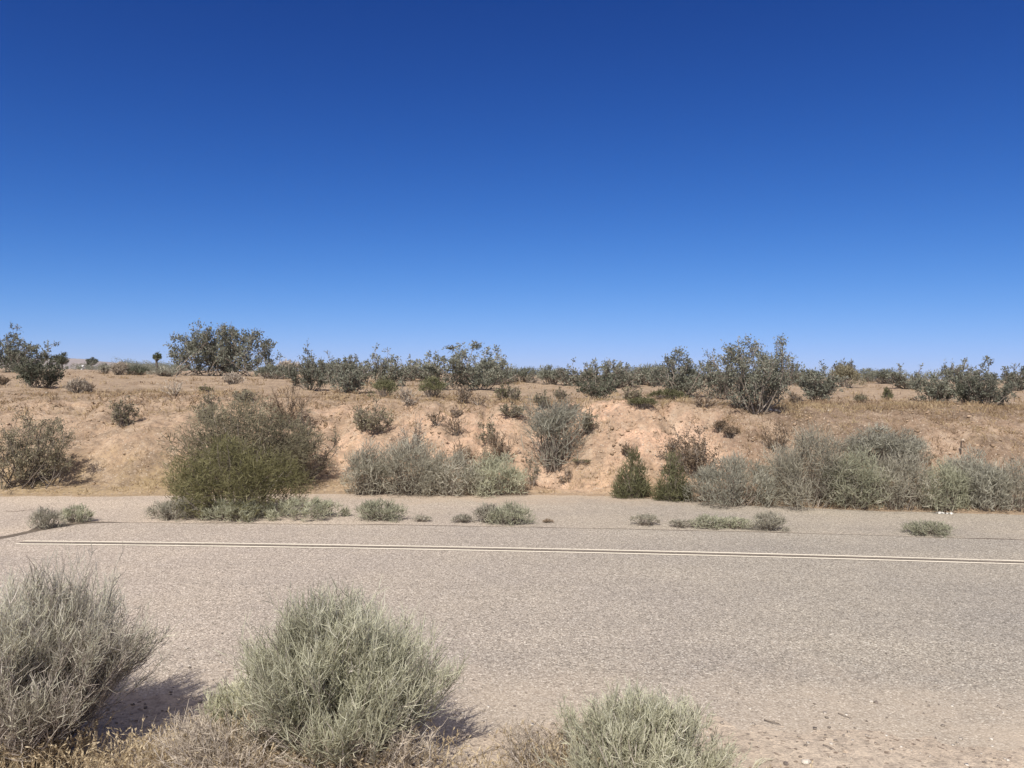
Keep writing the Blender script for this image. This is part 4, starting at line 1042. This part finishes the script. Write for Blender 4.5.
# ------------------------------------------------------------------ far hills
D_ = 4000.0
xs = np.linspace(-1.6, -.42, 120); pxs = 512 + xs * F
hp = np.interp(pxs, [-800, -300, 40, 66, 74, 88, 98, 118, 140, 170, 190], [9, 13, 11, 11, 11.2, 11, 8.5, 7.2, 5.5, 2.8, -1.5]) + .35 * vnoise(pxs * .12, pxs * 0, 3)
rw = np.array([0, .3, .7, 1.0, 1.3, 1.7, 2.0]); pf = np.array([-.05, .35, .8, 1.0, .8, .35, -.05])
VX = (xs[:, None] * (D_ + rw[None] * 350)); VY = D_ + rw[None] * 350 + 0 * VX
VZ = 1.0 + np.maximum(hp, -1)[:, None] * D_ / F * pf[None] * (1 + .25 * vnoise(VX * .004, VY * .004, 9) * (pf[None] < .95))
ix = np.arange(VX.size).reshape(VX.shape)
g = MB(); g.add(np.stack([VX, VY, VZ], -1).reshape(-1, 3), np.stack([ix[:-1, :-1], ix[1:, :-1], ix[1:, 1:], ix[:-1, 1:]], -1).reshape(-1, 4), np.zeros(VX.size))
M['hill'] = plain_mat('hill_rock', (.20, .155, .13), (.28, .22, .18), .01)
tag(link('hills', g.mesh('hills'), M['hill']), kind='structure')

# ------------------------------------------------------------------ the air
def haze(dens):
    x, y0, y1, z0, z1 = 7600, -60, 5200, -1.5, 72
    me = bpy.data.meshes.new('haze')
    me.from_pydata([(-x, y0, z0), (x, y0, z0), (x, y1, z0), (-x, y1, z0), (-x, y0, z1), (x, y0, z1), (x, y1, z1), (-x, y1, z1)], [],
                   [[0, 3, 2, 1], [4, 5, 6, 7], [0, 1, 5, 4], [1, 2, 6, 5], [2, 3, 7, 6], [3, 0, 4, 7]])
    m, nt, out = mat('air')
    pv = N(nt, 'ShaderNodeVolumePrincipled'); pv.inputs['Color'].default_value = (.78, .86, 1, 1); pv.inputs['Density'].default_value = dens
    nt.links.new(pv.outputs[0], out.inputs['Volume'])
    tag(link('haze', me, m), kind='stuff')
haze(6e-5)

# ------------------------------------------------------------------ daylight
SKYK = .80
EL, AZ = math.radians(47), math.radians(196)      # azimuth clockwise from +Y: behind the camera, a little left
sd = Vector((math.sin(AZ) * math.cos(EL), math.cos(AZ) * math.cos(EL), math.sin(EL)))
sl = bpy.data.lights.new('sun', 'SUN'); sl.energy = 4.0; sl.angle = math.radians(.53); sl.color = (1.0, .95, .87)
so = bpy.data.objects.new('sun', sl); COL.objects.link(so); so.rotation_euler = (-sd).to_track_quat('-Z', 'Y').to_euler()
so.location = (-10, -20, 30)
w = bpy.data.worlds.new('World'); sc.world = w; w.use_nodes = True
nt = w.node_tree; nt.nodes.clear()
sk = nt.nodes.new('ShaderNodeTexSky'); sk.sky_type = 'NISHITA'; sk.sun_disc = False
sk.sun_elevation = EL; sk.sun_rotation = AZ
sk.altitude = 900; sk.air_density = .6; sk.dust_density = 0; sk.ozone_density = 6
bg = nt.nodes.new('ShaderNodeBackground'); bg.inputs[1].default_value = .10
wo = nt.nodes.new('ShaderNodeOutputWorld')
# deep clear-day blue: each channel of the sky gets its own response curve  a*x^p / (1 + b*x^p)
sep = N(nt, 'ShaderNodeSeparateColor'); cmb = N(nt, 'ShaderNodeCombineColor')
nt.links.new(sk.outputs[0], sep.inputs[0])
def mth(op, a, b_):
    n = nt.nodes.new('ShaderNodeMath'); n.operation = op
    for i, v in enumerate((a, b_)):
        if isinstance(v, (int, float)): n.inputs[i].default_value = v
        else: nt.links.new(v, n.inputs[i])
    return n.outputs[0]
for i, (a_, p_, b_) in enumerate([(2.25, 1.9, 4.0), (1.85, 1.6, 2.55), (2.1, 1.4, 1.65)]):
    x = mth('POWER', mth('MULTIPLY', sep.outputs[i], .1), p_)
    y = mth('DIVIDE', mth('MULTIPLY', x, a_ * 10 * SKYK), mth('ADD', mth('MULTIPLY', x, b_), 1.0))
    nt.links.new(y, cmb.inputs[i])
# broad warm glow added around the sun, behind the camera, to lift the shadows
tc = N(nt, 'ShaderNodeTexCoord')
dt = nt.nodes.new('ShaderNodeVectorMath'); dt.operation = 'DOT_PRODUCT'; dt.inputs[1].default_value = tuple(sd)
nt.links.new(tc.outputs['Generated'], dt.inputs[0])
fill = mth('POWER', mth('MAXIMUM', dt.outputs['Value'], 0.0), 1.6)
gl = nt.nodes.new('ShaderNodeMix'); gl.data_type = 'RGBA'; gl.blend_type = 'ADD'; gl.inputs[0].default_value = 1.0; gl.clamp_factor = False
vm = nt.nodes.new('ShaderNodeVectorMath'); vm.operation = 'SCALE'; vm.inputs[0].default_value = (5.6, 4.9, 3.6)
nt.links.new(fill, vm.inputs['Scale'])
nt.links.new(cmb.outputs[0], gl.inputs[6]); nt.links.new(vm.outputs[0], gl.inputs[7])
nt.links.new(gl.outputs[2], bg.inputs[0]); nt.links.new(bg.outputs[0], wo.inputs[0])
vs = sc.view_settings
sc.display_settings.display_device = 'sRGB'
vs.view_transform = 'Standard'; vs.look = 'None'; vs.gamma = 1.0; vs.exposure = .58; vs.use_curve_mapping = False
cy = sc.cycles
cy.max_bounces = 6; cy.diffuse_bounces = 3; cy.transmission_bounces = 3; cy.transparent_max_bounces = 8
cy.use_denoising = True; cy.denoiser = 'OPENIMAGEDENOISE'; cy.denoising_input_passes = 'RGB_ALBEDO_NORMAL'; cy.denoising_prefilter = 'ACCURATE'
